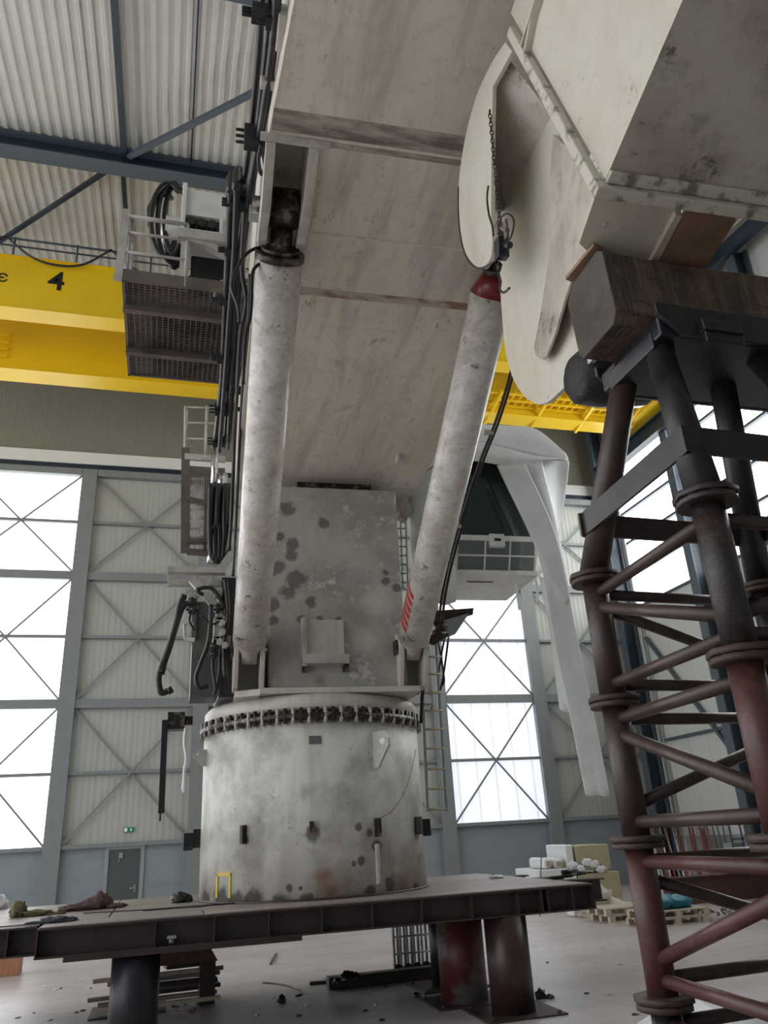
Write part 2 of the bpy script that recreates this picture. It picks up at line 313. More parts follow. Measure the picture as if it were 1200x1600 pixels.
XS = [-11.8, -7.5, -3.2, 1.15, 5.5, 9.9, 14.05, 18.4]; ZS = [2.3, 4.5, 6.72, 9.0, 11.2, 13.3, 15.3]
TR = {0: 'glowL', 1: 'glowL', 5: 'glowR'}
for i in range(7):
    xa, xb = XS[i], XS[i+1]; leaf = sthing('door_%d' % (i+1), ((xa+xb)/2, 28, 0))
    hw = .13; fy0, fy1 = 27.84, 28.06
    f = MB()
    for X, s in ((xa+hw, 1), (xb-hw, -1)): f.box(X-hw, X+hw, fy0, fy1, .02, 15.36)
    f.box(xa+.28, xb-.28, fy0, fy1, 15.1, 15.36)
    for z, t in ((6.72, .15), (11.2, .15), (2.3, .06)): f.box(xa+.26, xb-.26, 27.9, fy1, z-t, z+t)
    for z in (4.5, 9.0, 13.25): f.box(xa+.26, xb-.26, 27.93, fy1, z-.05, z+.05)
    build('frame', f, 'doorframe', leaf)
    for z0, z1 in ((2.36, 6.57), (6.87, 11.05), (11.35, 15.1)):
        br = MB(); br.bar((xa+.26, 27.95, z0), (xb-.26, 27.95, z1), .05, .06); br.bar((xa+.26, 27.99, z1), (xb-.26, 27.99, z0), .05, .06)
        build('cross_brace', br, 'doorframe', leaf)
    c = MB(); c.box(xa+.02, xb-.02, 28.09, 28.15, 2.3, 15.3)
    build('translucent_sheet' if i in TR else 'cladding', c, TR.get(i, 'beigepanel'), leaf)
    c = MB()
    if i == 2:
        c.box(xa+.02, -1.62, 28.06, 28.15, 0.01, 2.3); c.box(-.42, xb-.02, 28.06, 28.15, 0.01, 2.3); c.box(-1.62, -.42, 28.06, 28.15, 2.26, 2.3)
    else: c.box(xa+.02, xb-.02, 28.06, 28.15, .01, 2.3)
    build('plinth_panel', c, 'plinth', leaf)
# personnel door set in the leaf
d = sthing('door_8', (-1.02, 28.05, 0))
f = MB(); f.box(-1.62, -1.5, 28.0, 28.14, 0, 2.26); f.box(-.54, -.42, 28.0, 28.14, 0, 2.26); f.box(-1.5, -.54, 28.0, 28.14, 2.16, 2.26); build('frame', f, 'galv', d)
f = MB(); f.box(-1.5, -.54, 28.03, 28.09, .02, 2.16); lf = build('door_panel', f, 'dooorleaf', d)
h = MB(); h.rod((-.66, 28.03, 1.02), (-.66, 27.96, 1.02), .014); h.rod((-.66, 27.96, 1.02), (-.8, 27.96, 1.02), .013); h.box(-.7, -.62, 28.02, 28.035, .9, 1.12); build('handle', h, 'chrome', d)
h = MB(); h.box(-1.2, -1.08, 27.98, 28.03, 1.9, 2.06); h.rod((-1.14, 28.0, 1.92), (-1.22, 28.0, 1.74), .012); build('door_closer', h, 'galv', d)
# exit sign
t = thing('exit_sign', 'small green and white emergency exit sign on the cladding above the grey door', 'sign', (-.95, 28.06, 2.78))
a = PX(194, 1293, Y=28.05); c_ = PX(209, 1300, Y=28.05)
b = MB(); b.box(a.x, c_.x, 28.03, 28.07, c_.z, a.z); build('sign_plate', b, 'green', t)
b = MB(); m_ = (a.x+c_.x)/2; zc = (a.z+c_.z)/2; b.box(a.x+.015, a.x+.1, 28.02, 28.03, zc-.055, zc+.055); build('pictogram', b, 'signwhite', t)
b = MB(); x_ = c_.x-.09; b.prism([(x_-.035, 28.02, zc+.01), (x_+.035, 28.02, zc+.01), (x_, 28.02, zc-.06)], (0, .01, 0)); b.box(x_-.015, x_+.015, 28.02, 28.03, zc, zc+.05); build('arrow', b, 'signwhite', t)

# right wall with glazed bays
b = MB()
bays = [(23.0, 27.3), (17.6, 22.2), (12.2, 16.8), (6.8, 11.4)]
b.box(18.7, 18.9, -8, 28.4, 1.5, 10.2); b.box(18.7, 18.9, -8, 28.4, 17.3, 22.6)
for y0_, y1_ in [(27.3, 28.4), (22.2, 23.0), (16.8, 17.6), (11.4, 12.2), (-8, 6.8)]: b.box(18.7, 18.9, y0_, y1_, 10.2, 17.3)
struct('wall_right', b, 'rightwall')
b = MB(); b.box(-16, 18.9, -8.2, -8, 0, 21); struct('wall_front', b, 'plinth')
b = MB(); b.box(18.66, 18.9, -8, 28.4, 0, 1.5); struct('baseboard_right', b, mat('grey_green_base_wall', (.3, .31, .28), .6, dirt=(.22, .23, .2), dscale=.8))
for k, (y0_, y1_) in enumerate(bays):
    w = sthing('window_%d' % (k+1), (18.8, (y0_+y1_)/2, 10.2))
    g = MB(); g.box(18.78, 18.82, y0_, y1_, 10.25, 17.25); build('pane', g, 'glowW', w)
    f = MB()
    for z in (10.25, 11.68, 13.03, 14.36, 15.7, 17.15): f.box(18.62, 18.78, y0_, y1_, z-.05, z+.05)
    build('glazing_bar', f, 'roofgrey', w)
def column(label, x0, x1, y0_, y1_, z1, m='roofblue', flange='roofgrey'):
    t = thing('steel_column', label, 'column', ((x0+x1)/2, (y0_+y1_)/2, 0), 'columns along the right wall')
    b = MB(); b.box(x1-.05, x1, y0_, y1_, 0, z1); b.box(x0, x0+.05, y0_, y1_, 0, z1); build('flange', b, flange, t)
    b = MB(); ym = (y0_+y1_)/2; b.box(x0+.05, x1-.05, ym-.03, ym+.03, 0, z1); build('web', b, m, t)
    return t
column('dark blue steel column in the back right corner of the hall', 18.0, 18.62, 27.45, 27.8, 20.8)
t = column('blue grey steel column between the first and second side windows', 18.0, 18.62, 22.35, 22.75, 20.6)
column('steel column on the right wall nearer than the second side window', 18.0, 18.62, 17.0, 17.4, 20.2)
# down pipe in the corner
b = MB(); b.rod((18.5, 27.0, 0), (18.5, 27.0, 19), .06); tag(build('drain_pipe', b, 'galv'), 'thin pale grey pipe running up beside the corner column', 'pipe')
# bracing on the right wall
t = thing('wall_brace', 'dark grey diagonal wall bracing crossing a horizontal rail low on the right wall', 'brace', (18.5, 24.5, 4))
b = MB(); b.bar((18.55, 26.85, 8.9), (18.55, 22.8, 3.6), .1, .12); build('diagonal_bar', b, 'roofgrey', t)
b = MB(); b.bar((18.6, 26.85, 4.9), (18.6, 22.8, 4.9), .1, .1); build('rail', b, 'roofgrey', t)

# roof steel
def ibeam(name, label, a, c, h, w, mw='roofblue', mf='roofgrey', grp=None):
    a = V(a); c = V(c); t = thing(name, label, 'beam', (a+c)/2, grp)
    b = MB(); b.bar(a+V((0, 0, h/2)), c+V((0, 0, h/2)), .03, h-.04); build('web', b, mw, t)
    b = MB(); b.bar(a+V((0, 0, .02)), c+V((0, 0, .02)), w, .04); b.bar(a+V((0, 0, h-.02)), c+V((0, 0, h-.02)), w, .04); build('flange', b, mf, t)
    return t
yb = 17.85; zb = roofz(yb)-.62
ibeam('roof_beam', 'large dark blue roof beam spanning across under the corrugated ceiling, upper left', (-15.5, yb, zb), (18.4, yb, zb), .6, .5)
yb2 = 11.6; zb2 = roofz(yb2)-.62
ibeam('roof_beam', 'dark blue roof beam nearer the viewer, its end just showing at the top left of the boom', (-15.5, yb2, zb2), (18.4, yb2, zb2), .6, .5)
yb3 = 24.3
ibeam('roof_beam', 'dark blue roof beam farthest back, above the yellow crane', (-15.5, yb3, roofz(yb3)-.5), (18.4, yb3, roofz(yb3)-.5), .45, .35)
def roofbar(label, name, a, c, w, h, m='roofblue'):
    b = MB(); b.bar(a, c, w, h); return tag(build(name, b, m), label, 'brace')
roofbar('dark blue roof tie running from the large roof beam towards the viewer, left', 'roof_tie', (-1.98, 11.6, roofz(11.6)-.25), (-1.98, 17.7, roofz(17.7)-.25), .16, .2)
roofbar('dark roof tie beyond the large roof beam, left of the boom platform', 'roof_tie', (-2.05, 18.1, roofz(18)-.2), (-2.05, 24.2, roofz(24.2)-.2), .13, .16)
roofbar('thin dark seam bar on the ceiling right of the roof tie', 'roof_tie', (-.12, 11.6, roofz(11.6)-.03), (-.12, 17.7, roofz(17.7)-.03), .045, .05)
roofbar('blue grey diagonal roof brace rising right from the large roof beam', 'roof_brace', (-1.85, 17.55, roofz(17.6)-.35), (4.2, 11.8, roofz(11.8)-.35), .14, .14, 'roofgrey')
roofbar('dark diagonal roof brace running down left from the large roof beam', 'roof_brace', (-2.4, 18.2, roofz(18)-.3), (-7.6, 24.2, roofz(24.2)-.3), .12, .12)
roofbar('diagonal roof brace in the far right corner above the timber', 'roof_brace', (11, 17.6, roofz(17.6)-.35), (16, 11.8, roofz(11.8)-.35), .3, .3)
b = MB(); b.bar((17.9, 2, roofz(2)-.6), (17.9, 27.4, roofz(27.4)-.6), .3, .5)
tag(build('eaves_beam', b, 'roofblue'), 'dark blue beam along the top of the right wall', 'beam')

# ---- yellow overhead crane
t = thing('bridge_crane', 'yellow overhead travelling crane with two box girders and the number 4', 'crane', (5, 22, 16.9))
def girder(ya, z0, z1, wb, xr):
    g = MB(); g.box(-14, xr, ya+.06, ya+wb-.06, z0+.03, z1-.03); g.box(-14, xr, ya, ya+wb, z0, z0+.03); g.box(-14, xr, ya, ya+wb, z1-.03, z1)
    return build('box_girder', g, 'yellow', t)
girder(20.5, 16.95, 18.85, .66, 17.4); girder(23.3, 16.6, 18.5, .8, 17.4)
g = MB(); g.box(17.2, 18.0, 19.6, 25.0, 16.7, 17.4); build('end_carriage', g, 'yellow', t)
g = MB()
for k in range(24): g.box(10.4+k*.3, 10.46+k*.3, 22.35, 23.28, 16.95, 17.05)
for y_ in (22.35, 22.8, 23.2): g.box(10.2, 17.4, y_, y_+.06, 16.87, 16.95)
build('walkway_grating', g, 'yellow', t)
g = MB()
for k in range(4): g.bar((11.3+k*1.95, 22.2, 16.9), (11.3+k*1.95, 24.1, 16.55), .1, .12)
build('bracket', g, 'yellow', t)
g = MB()
for k in range(4): g.box(-5.9, -5.55, 23.24, 23.3, 17.0+k*.26, 17.08+k*.26)
build('rung', g, 'yellow', t)
p4 = PX(88, 440, Y=20.54); text('4', 'number_four', 'black', t, (p4.x, 20.55, p4.z), .95, (PI/2, 0, 0), bold=.015)
pc = PX(2, 434, Y=20.54); text('C\u0404', 'conformity_mark', 'black', t, (pc.x-.12, 20.55, pc.z), .42, (PI/2, 0, 0), bold=.006)
# festoon track and looped cable
g = MB(); z_ = 19.55
g.rod((-14, 20.6, z_), (2.2, 20.6, z_), .035); g.rod((-14, 20.75, z_-.15), (2.2, 20.75, z_-.15), .03)
for x_ in (-12, -9.5, -7, -5.2, -3.4, -1.2, 1.2): g.rod((x_, 20.65, z_+.1), (x_, 20.65, 18.85), .03)
build('festoon_track', g, 'roofgrey', t)
g = MB(); xs_ = [-9, -5.4, -2.4, .7]
for xa, xb in zip(xs_[:-1], xs_[1:]): g.tube([(xa, 20.42, z_-.1), (xa+.25*(xb-xa), 20.42, z_-.75), (xa+.5*(xb-xa), 20.42, z_-.95), (xa+.75*(xb-xa), 20.42, z_-.8), (xb, 20.42, z_-.1)], .035)
build('festoon_cable', g, 'black', t)
# runway
b = MB(); b.box(17.75, 18.1, 2, 27.3, 15.95, 16.0); b.box(17.9, 17.94, 2, 27.3, 16.0, 16.55); b.box(17.75, 18.1, 2, 27.3, 16.55, 16.6); b.box(17.88, 17.96, 2, 27.3, 16.6, 16.68)
tag(build('crane_runway_beam', b, 'roofblue'), 'dark blue runway beam along the right wall carrying the yellow crane', 'beam')
# ================================================================== THE CRANE
R = 1.70
crane = thing('slewing_crane', 'large dirty white pedestal crane with box boom, two hydraulic cylinders and draped cab', 'crane', OC+V((0, 0, 1.39)))
def CYL(x, y, R=R):
    r = ray(x, y); o = EYE-OC; a = r.x**2+r.y**2; b_ = 2*(o.x*r.x+o.y*r.y); c = o.x**2+o.y**2-R*R
    D = b_*b_-4*a*c
    t = (-b_-math.sqrt(max(D, 0)))/(2*a); return EYE+r*t
org = OC+V((0, 0, 1.39))
sp = []
for x, y, r, c in [(478, 1237, .085, (.3, .29, .26)), (488, 1303, .1, None), (404, 1280, .06, (.2, .19, .17)), (560, 1293, .05, None), (578, 1302, .05, None), (588, 1322, .08, None), (565, 1345, .055, None), (553, 1350, .03, None),
                   (610, 1382, .08, None), (578, 1391, .06, None), (452, 1387, .04, None), (470, 1388, .02, None), (518, 1392, .17, (.3, .13, .04)), (505, 1370, .1, (.36, .2, .1)), (630, 1378, .14, (.33, .15, .05)),
                   (651, 1300, .1, None), (655, 1340, .06, (.2, .15, .1)), (320, 1408, .14, None), (345, 1411, .14, None), (370, 1413, .12, None), (395, 1414, .12, None), (440, 1412, .1, None), (480, 1411, .08, None), (305, 1385, .08, (.25, .16, .08)),
                   (385, 1312, .05, None), (650, 1395, .09, None), (335, 1130, .06, (.25, .24, .22)), (420, 1117, .09, (.2, .19, .18)), (600, 1160, .06, (.4, .39, .36))]:
    p = CYL(x, y)-org; sp.append((p.x, p.y, p.z, r*(1.6 if y > 1380 else 1.25), c))
pedm = mat('blotchy_pedestal_paint', (.68, .665, .6), .5, dirt=(.36, .345, .31), dscale=1.3, damt=.9, dlo=.46, dhi=.64, fine=(.74, .73, .68), fscale=6, famt=.45, streak=(.36, .33, .27), sscale=(5, 5, .6), samt=.5, bump=.1, chips=(.22, .205, .18), chscale=3, chlo=.6, spots=sp, spotcol=(.05, .045, .04))
b = MB(); b.lathe(OC, [(0, 1.39), (R, 1.39), (R, 3.70), (R-.04, 3.72), (0, 3.72)]); ped = build('pedestal', b, pedm, crane)
b = MB(); b.lathe(OC, [(R-.02, 1.395), (R+.03, 1.395), (R+.03, 1.425), (R-.02, 1.43)]); build('base_ring', b, 'rustdark', ped)
def onped(x, y): 
    p = CYL(x, y); n = (p-OC); n.z = 0; n.normalize(); return p, n, V((-n.y, n.x, 0))
def block(mb, p, n, t, w, h, d, d0=-.02):
    q = lambda a, c, e: p+t*a+V((0, 0, c))+n*e
    mb.hexa([q(-w/2, -h/2, d0), q(w/2, -h/2, d0), q(w/2, -h/2, d), q(-w/2, -h/2, d), q(-w/2, h/2, d0), q(w/2, h/2, d0), q(w/2, h/2, d), q(-w/2, h/2, d)])
for nm, x, y, w, h, d, m_ in [('lashing_bracket', 383, 1304, .05, .24, .09, 'greasy'), ('lashing_bracket', 487, 1292, .06, .14, .08, 'greasy'), ('lashing_bracket', 588, 1293, .06, .24, .09, 'greasy'), ('guide_bar', 589, 1350, .05, .5, .05, 'whitegrey'),
                            ('clamp_block', 311, 1310, .1, .26, .09, 'blacksteel'), ('clamp_block', 650, 1290, .1, .24, .09, 'blacksteel'), ('data_plate', 492, 1156, .17, .11, .012, 'labelgrey')]:
    p, n, t_ = onped(x, y); q = MB(); block(q, p, n, t_, w, h, d); build(nm, q, m_, ped, bevel=.006)
for x, y, sx_ in ((299.5, 1315, -1), (661, 1293, 1)):   # blocks seen edge-on at both flanks
    p, n, t_ = onped(x, y); q = MB(); block(q, p, n, t_, .12, .24, .12); build('clamp_block', q, 'blacksteel', ped, bevel=.006)
# radial lifting eyes
def eye(x, y, ht, dp, tilt):
    p, n, t_ = onped(x, y); n = (n*math.cos(tilt)+t_*math.sin(tilt)).normalized(); t_ = V((-n.y, n.x, 0)); q = MB()
    prof = [(-.03, ht/2), (dp*.75, ht/2), (dp, ht*.3), (dp, ht*.1), (dp*.25, -ht/2), (-.03, -ht/2)]
    q.prism([p+n*a+V((0, 0, c))-t_*.025 for a, c in prof], t_*.05); o = build('lifting_lug', q, 'whitegrey', ped)
    q = MB(); c0 = p+n*dp*.62+V((0, 0, ht*.22)); q.rod(c0-t_*.03, c0+t_*.03, ht*.09); build('lug_bush', q, 'white', o)
    return o
eye(585, 1172, .5, .26, .35); eye(322, 1184, .24, .2, -.2)
q = MB()
p0, n0, t0 = onped(349, 1384)
for a, c, w, h in ((0, .14, .32, .04), (-.14, 0, .04, .3), (.14, 0, .04, .3)): block(q, p0+t0*a+V((0, 0, c)), n0, t0, w, h, .008)
build('yellow_marking_frame', q, 'yellowpaint', ped)
# slew ring
b = MB(); b.lathe(OC, [(R-.1, 3.70), (R+.05, 3.70), (R+.07, 3.74), (R+.07, 3.79), (R+.02, 3.81), (R+.02, 3.84), (R-.1, 3.84)]); ring = build('slew_ring', b, 'greasy', crane)
for k in range(96):
    a = 2*PI*k/96; c = OC+V((math.cos(a), math.sin(a), 0))*(R+.045)
    q = MB(); q.rod(c+V((0, 0, 3.655)), c+V((0, 0, 3.87)), .029, n=6)
    build('slew_bolt', q, 'whitegrey' if k % 2 else 'greasy', ring)
b = MB(); b.lathe(OC, [(R-.1, 3.82), (R-.02, 3.86), (R+.0, 3.90), (R+.0, 4.02), (R-.05, 4.08), (0, 4.10)]); build('upper_drum', b, 'cream', crane)
b = MB(); b.hexa([W(-.95, -1.62, 4.09), W(1.42, -1.62, 4.09), W(1.5, .9, 4.09), W(-1.3, .9, 4.09), W(-.95, -1.62, 4.17), W(1.42, -1.62, 4.17), W(1.5, .9, 4.17), W(-1.3, .9, 4.17)])
b.hexa([W(-1.3, -1.45, 4.07), W(-.95, -1.61, 4.07), W(-.95, .9, 4.07), W(-1.3, .9, 4.07), W(-1.3, -1.45, 4.16), W(-.95, -1.61, 4.16), W(-.95, .9, 4.16), W(-1.3, .9, 4.16)])
build('kingpost_base_plate', b, 'cream', crane)
# kingpost
ka, kb, kv = -.83, 1.27, -1.5
korg = (W(ka, kv, 0)+W(kb, kv, 0)+W(ka, .7, 0)+W(kb, .7, 0))/4; korg.z = 4.17
sp = []
for x, y, r, c in [(449, 797, .12, None), (506, 818, .09, None), (437, 838, .07, None), (458, 852, .11, None), (457, 868, .1, None), (432, 888, .14, None), (462, 905, .15, None), (450, 925, .12, None), (485, 940, .085, None), (425, 945, .1, None), (428, 970, .08, None),
                   (603, 895, .05, None), (602, 908, .065, None), (620, 918, .07, None), (470, 968, .07, None), (500, 967, .05, None), (530, 968, .05, None), (590, 940, .2, (.62, .6, .53)), (575, 1000, .2, (.6, .58, .5)), (500, 1063, .1, (.2, .18, .16))]:
    p = PLW(x, y, v=kv)-korg; sp.append((p.x, p.y, p.z, r*1.25, c))
km = mat('stained_kingpost_paint', (.42, .40, .35), .5, dirt=(.27, .25, .22), dscale=1.2, damt=.8, dlo=.42, dhi=.62, fine=(.5, .48, .43), fscale=5, famt=.5, streak=(.3, .28, .24), sscale=(4, 4, .8), samt=.5, bump=.12, chips=(.58, .56, .5), chscale=2.5, chlo=.57, spots=sp, spotcol=(.07, .065, .06))
b = MB(); b.boxl(ka, kb, kv, .7, 4.17, 7.42); kp = build('kingpost', b, km, crane, bevel=.03)
b = MB(); b.boxl(ka+.5, kb-.35, -1.2, .6, 7.42, 7.66); build('boom_pivot', b, 'greasy', crane)
# hatch cover
h0 = PL(472, 968, v=kv); h1 = PL(541, 1040, v=kv)
b = MB(); b.boxl(h0.x+.06, h1.x-.03, kv-.07, kv+.01, h1.z+.03, h0.z-.02); hc = build('hatch_cover', b, 'cream', kp, bevel=.01)
b = MB(); b.boxl(h0.x-.02, h0.x+.05, kv-.16, kv+.01, h1.z-.03, h0.z); b.boxl(h0.x-.02, h1.x+.02, kv-.2, kv+.01, h1.z-.0, h1.z+.14); build('hatch_rim', b, 'whitegrey', kp, bevel=.01)
for u_ in (h0.x+.02, h1.x-.02): b = MB(); b.boxl(u_-.04, u_+.04, kv-.12, kv, h1.z-.1, h1.z); build('hatch_hinge', b, 'greasy', kp)

# boom
BS = math.tan(math.radians(4.1)); zb0, vb0 = 7.66, -1.4
def bz(v): return zb0+BS*(vb0-v)
BN = (V((0, 0, 1))*math.cos(math.radians(4.1))+VV*math.sin(math.radians(4.1))); BP = W(0, vb0, zb0)
def PB(x, y): return LOC(PLANE(x, y, BP, BN))
cl_ = PL(390, 1005, v=-1.72); ul = cl_.x; crr = PL(645, 1000, v=-1.72); ur = crr.x
uc = .21; hl = PB(400, 420).x; vk = PB(421, 210).y; ue = PB(460, 0)
hw = uc-hl
st = [(-1.15, hw, bz(-1.15)), (vk, hw, bz(vk)), (ue.y, uc-ue.x, bz(ue.y)), (ue.y-2.5, (uc-ue.x)-(hw-(uc-ue.x))*2.5/(vk-ue.y), bz(ue.y-2.5))]
BH = 1.45
pa = PB(430, 222).y; pb_ = PB(437, 330).y     # pocket extents (nearer, farther)
b = MB()
# underside with two pockets
us = [uc-hw, ul-.16, ul+.16, ur-.16, ur+.16, uc+hw]; vs_ = [-1.15, pb_, pa, vk]
pockets = {(1, 1), (3, 1)}
for i in range(5):
    for j in range(3):
        if (i, j) in pockets: continue
        q = [W(us[i], vs_[j], bz(vs_[j])), W(us[i+1], vs_[j], bz(vs_[j])), W(us[i+1], vs_[j+1], bz(vs_[j+1])), W(us[i], vs_[j+1], bz(vs_[j+1]))]
        b.add(q, [(0, 1, 2, 3)])
for i, j in pockets:
    q = [(us[i], vs_[j]), (us[i+1], vs_[j]), (us[i+1], vs_[j+1]), (us[i], vs_[j+1])]
    lo = [W(u, v, bz(v)) for u, v in q]; hi = [p+V((0, 0, .5)) for p in lo]
    b.add(lo+hi, [(0, 1, 5, 4), (1, 2, 6, 5), (2, 3, 7, 6), (3, 0, 4, 7), (4, 5, 6, 7)])
for (v0, w0, z0), (v1, w1, z1) in zip(st[1:-1], st[2:]):
    b.add([W(uc-w0, v0, z0), W(uc+w0, v0, z0), W(uc+w1, v1, z1), W(uc-w1, v1, z1)], [(0, 1, 2, 3)])
b.cm = 1
for (v0, w0, z0), (v1, w1, z1) in zip(st[:-1], st[1:]):
    for s_ in (-1, 1): b.add([W(uc+s_*w0, v0, z0), W(uc+s_*w1, v1, z1), W(uc+s_*w1, v1, z1+BH), W(uc+s_*w0, v0, z0+BH)], [(0, 1, 2, 3)])
    b.add([W(uc-w0, v0, z0+BH), W(uc+w0, v0, z0+BH), W(uc+w1, v1, z1+BH), W(uc-w1, v1, z1+BH)], [(0, 1, 2, 3)])
v0, w0, z0 = st[0]; nn = 8
arc = [(v0+1.3*math.sin(a), z0+.75-.75*math.cos(a)) for a in [PI/2*k/nn for k in range(nn+1)]]+[(v0+1.3, z0+BH)]
for (va, za), (vb, zz) in zip(arc[:-1], arc[1:]): b.add([W(uc-w0, va, za), W(uc+w0, va, za), W(uc+w0, vb, zz), W(uc-w0, vb, zz)], [(0, 1, 2, 3)], False)
for s_ in (-1, 1): b.add([W(uc+s_*w0, a, c) for a, c in arc]+[W(uc+s_*w0, v0, z0+BH)], [tuple(range(len(arc)+1))])
v1, w1, z1 = st[-1]; b.add([W(uc-w1, v1, z1), W(uc+w1, v1, z1), W(uc+w1, v1, z1+BH), W(uc-w1, v1, z1+BH)], [(0, 1, 2, 3)])
boom = build('boom', b, ['boom', 'boomside'], crane)
# weld and scuff bands across the underside
def band(y_l, wid, m_, nm, t=.008):
    v_ = PB(560, y_l).y; q = MB(); w_ = hw-.02
    q.hexa([W(uc-w_, v_, bz(v_)-t), W(uc+w_, v_, bz(v_)-t), W(uc+w_, v_+wid, bz(v_+wid)-t), W(uc-w_, v_+wid, bz(v_+wid)-t), W(uc-w_, v_, bz(v_)), W(uc+w_, v_, bz(v_)), W(uc+w_, v_+wid, bz(v_+wid)), W(uc-w_, v_+wid, bz(v_+wid))])
    return build(nm, q, m_, boom)
scuff = mat('black_scuffed_band', (.47, .41, .34), .5, dirt=(.12, .105, .095), dscale=2.2, damt=.85, dlo=.4, dhi=.6, stretch=(.6, 4, 1), fine=(.1, .09, .08), fscale=9, famt=.6)
rustb = mat('rust_streaked_band', (.5, .44, .37), .5, dirt=(.28, .15, .08), dscale=1.7, damt=.9, dlo=.5, dhi=.6, stretch=(1, 2, 1), fine=(.2, .13, .08), fscale=9, famt=.4)
band(188, .32, scuff, 'scuff_band', .003); band(222, .03, 'boom', 'weld_seam'); band(370, .025, 'boom', 'weld_seam'); band(457, .12, rustb, 'rust_band', .003)
# round drain boss and small lug near the boom foot
p = PB(621, 712); q = MB(); q.boxl(p.x-.02, p.x+.02, p.y-.08, p.y+.08, bz(p.y)-.13, bz(p.y)+.01); build('small_lug', q, 'cream', boom)

# clevises, cylinders
def clevis(u, nm='boom_clevis'):
    t = None
    for k, s_ in enumerate((-1, 1)):
        q = MB(); uu_ = u+s_*.2; v_a = pa-.02; v_b = pb_+.38; zz = bz((v_a+v_b)/2)
        prof = [(v_a, bz(v_a)+.02), (v_a, bz(v_a)-.04), (pin.y-.35, bz(v_b)-.22)]+[(pin.y+.16+.2*math.cos(a), pin.z+.2*math.sin(a)-.1) for a in [math.radians(d_) for d_ in (-120, -90, -60, -30, 0)]]+[(v_b+.1, bz(v_b)+.02)]
        q.prism([W(uu_-.045, a, c) for a, c in prof], UU*.09)
        t = build(nm+'_plate', q, 'whitegrey', boom, bevel=.01)
    q = MB(); q.rod(W(u-.32, pin.y, pin.z), W(u+.32, pin.y, pin.z), .09); build('pivot_pin', q, 'greasy', boom)
    q = MB(); q.boxl(u-.3, u+.34, pa-.1, pa-.02, bz(pa)-.03, bz(pa)); build('doubler_plate', q, 'whitegrey', boom)
def cylinder(x0, y0, x1, y1, L2, stripe=False):
    A = PL(x0, y0, v=-1.72); B_ = PL(x1, y1, u=A.x); d = (B_-A).normalized()
    t = build('cylinder_barrel', MB().rod(W(*(A+d*.05)), W(*B_), .245, n=48), 'cyl', crane)
    q = MB(); q.rod(W(*(B_-d*.02)), W(*(B_+d*.05)), .262, n=48); q.rod(W(*(B_+d*.05)), W(*(B_+d*.1)), .2, n=32); build('gland_collar', q, 'greasy', t)
    q = MB(); q.rod(W(*(B_)), W(*(B_+d*(L2-.18))), .115); e = B_+d*L2; q.rod(W(e.x-.14, e.y, e.z), W(e.x+.14, e.y, e.z), .2, n=32); build('rod_eye', q, 'greasy', t)
    q = MB(); e0 = A-d*.16; q.rod(W(*(A+d*.06)), W(*e0), .2, .17, n=32); q.rod(W(e0.x-.11, e0.y, e0.z), W(e0.x+.11, e0.y, e0.z), .19, n=32); build('base_eye', q, 'whitegrey', t)
    return A, B_, d, t
A = PL(390, 1005, v=-1.72); B_ = PL(437, 402, u=A.x); d_ = (B_-A).normalized(); pin = B_+d_*.5
A1, B1, D1, c1 = cylinder(390, 1005, 437, 402, .5)
dz = None
A2 = PL(645, 1000, v=-1.72); Bx = A2+D1*(PL(771, 458, u=A2.x)-A2).dot(D1)
Rod = (B1-A1).length-(Bx-A2).length
# right barrel shares the left barrel's slope and length
t2 = build('cylinder_barrel', MB().rod(W(*(A2+D1*.05)), W(*Bx), .245, n=48), 'cyl', crane)
q = MB(); q.rod(W(*(Bx+D1*.2)), W(*(Bx+D1*.27)), .16, n=32); build('gland_collar', q, 'greasy', t2)
q = MB(); q.rod(W(*Bx), W(*(Bx+D1*(.32+Rod))), .115); e = Bx+D1*(.5+Rod); q.rod(W(e.x-.14, e.y, e.z), W(e.x+.14, e.y, e.z), .2, n=32); build('rod_eye', q, 'greasy', t2)
q = MB(); e0 = A2-D1*.16; q.rod(W(*(A2+D1*.06)), W(*e0), .2, .17, n=32); q.rod(W(e0.x-.11, e0.y, e0.z), W(e0.x+.11, e0.y, e0.z), .19, n=32); build('base_eye', q, 'whitegrey', t2)
clevis(A1.x); clevis(A2.x)
# striped tape on the right barrel
q = MB()
n1 = D1.cross(V((1, 0, 0))).normalized()
for k in range(6):
    s0 = .42+k*.125
    for j in range(4):
        a0_ = math.radians(172+j*12); a1_ = a0_+math.radians(12); rr = .249
        def sp_(s_, a): return W(*(A2+D1*s_+V((1, 0, 0))*(math.cos(a)*rr)+n1*(math.sin(a)*rr)))
        sh = j*.035
        q.add([sp_(s0-sh, a0_), sp_(s0+.075-sh, a0_), sp_(s0+.075-sh-.035, a1_), sp_(s0-sh-.035, a1_)], [(0, 1, 2, 3)])
build('red_striped_tape', q, 'redstripe', t2)
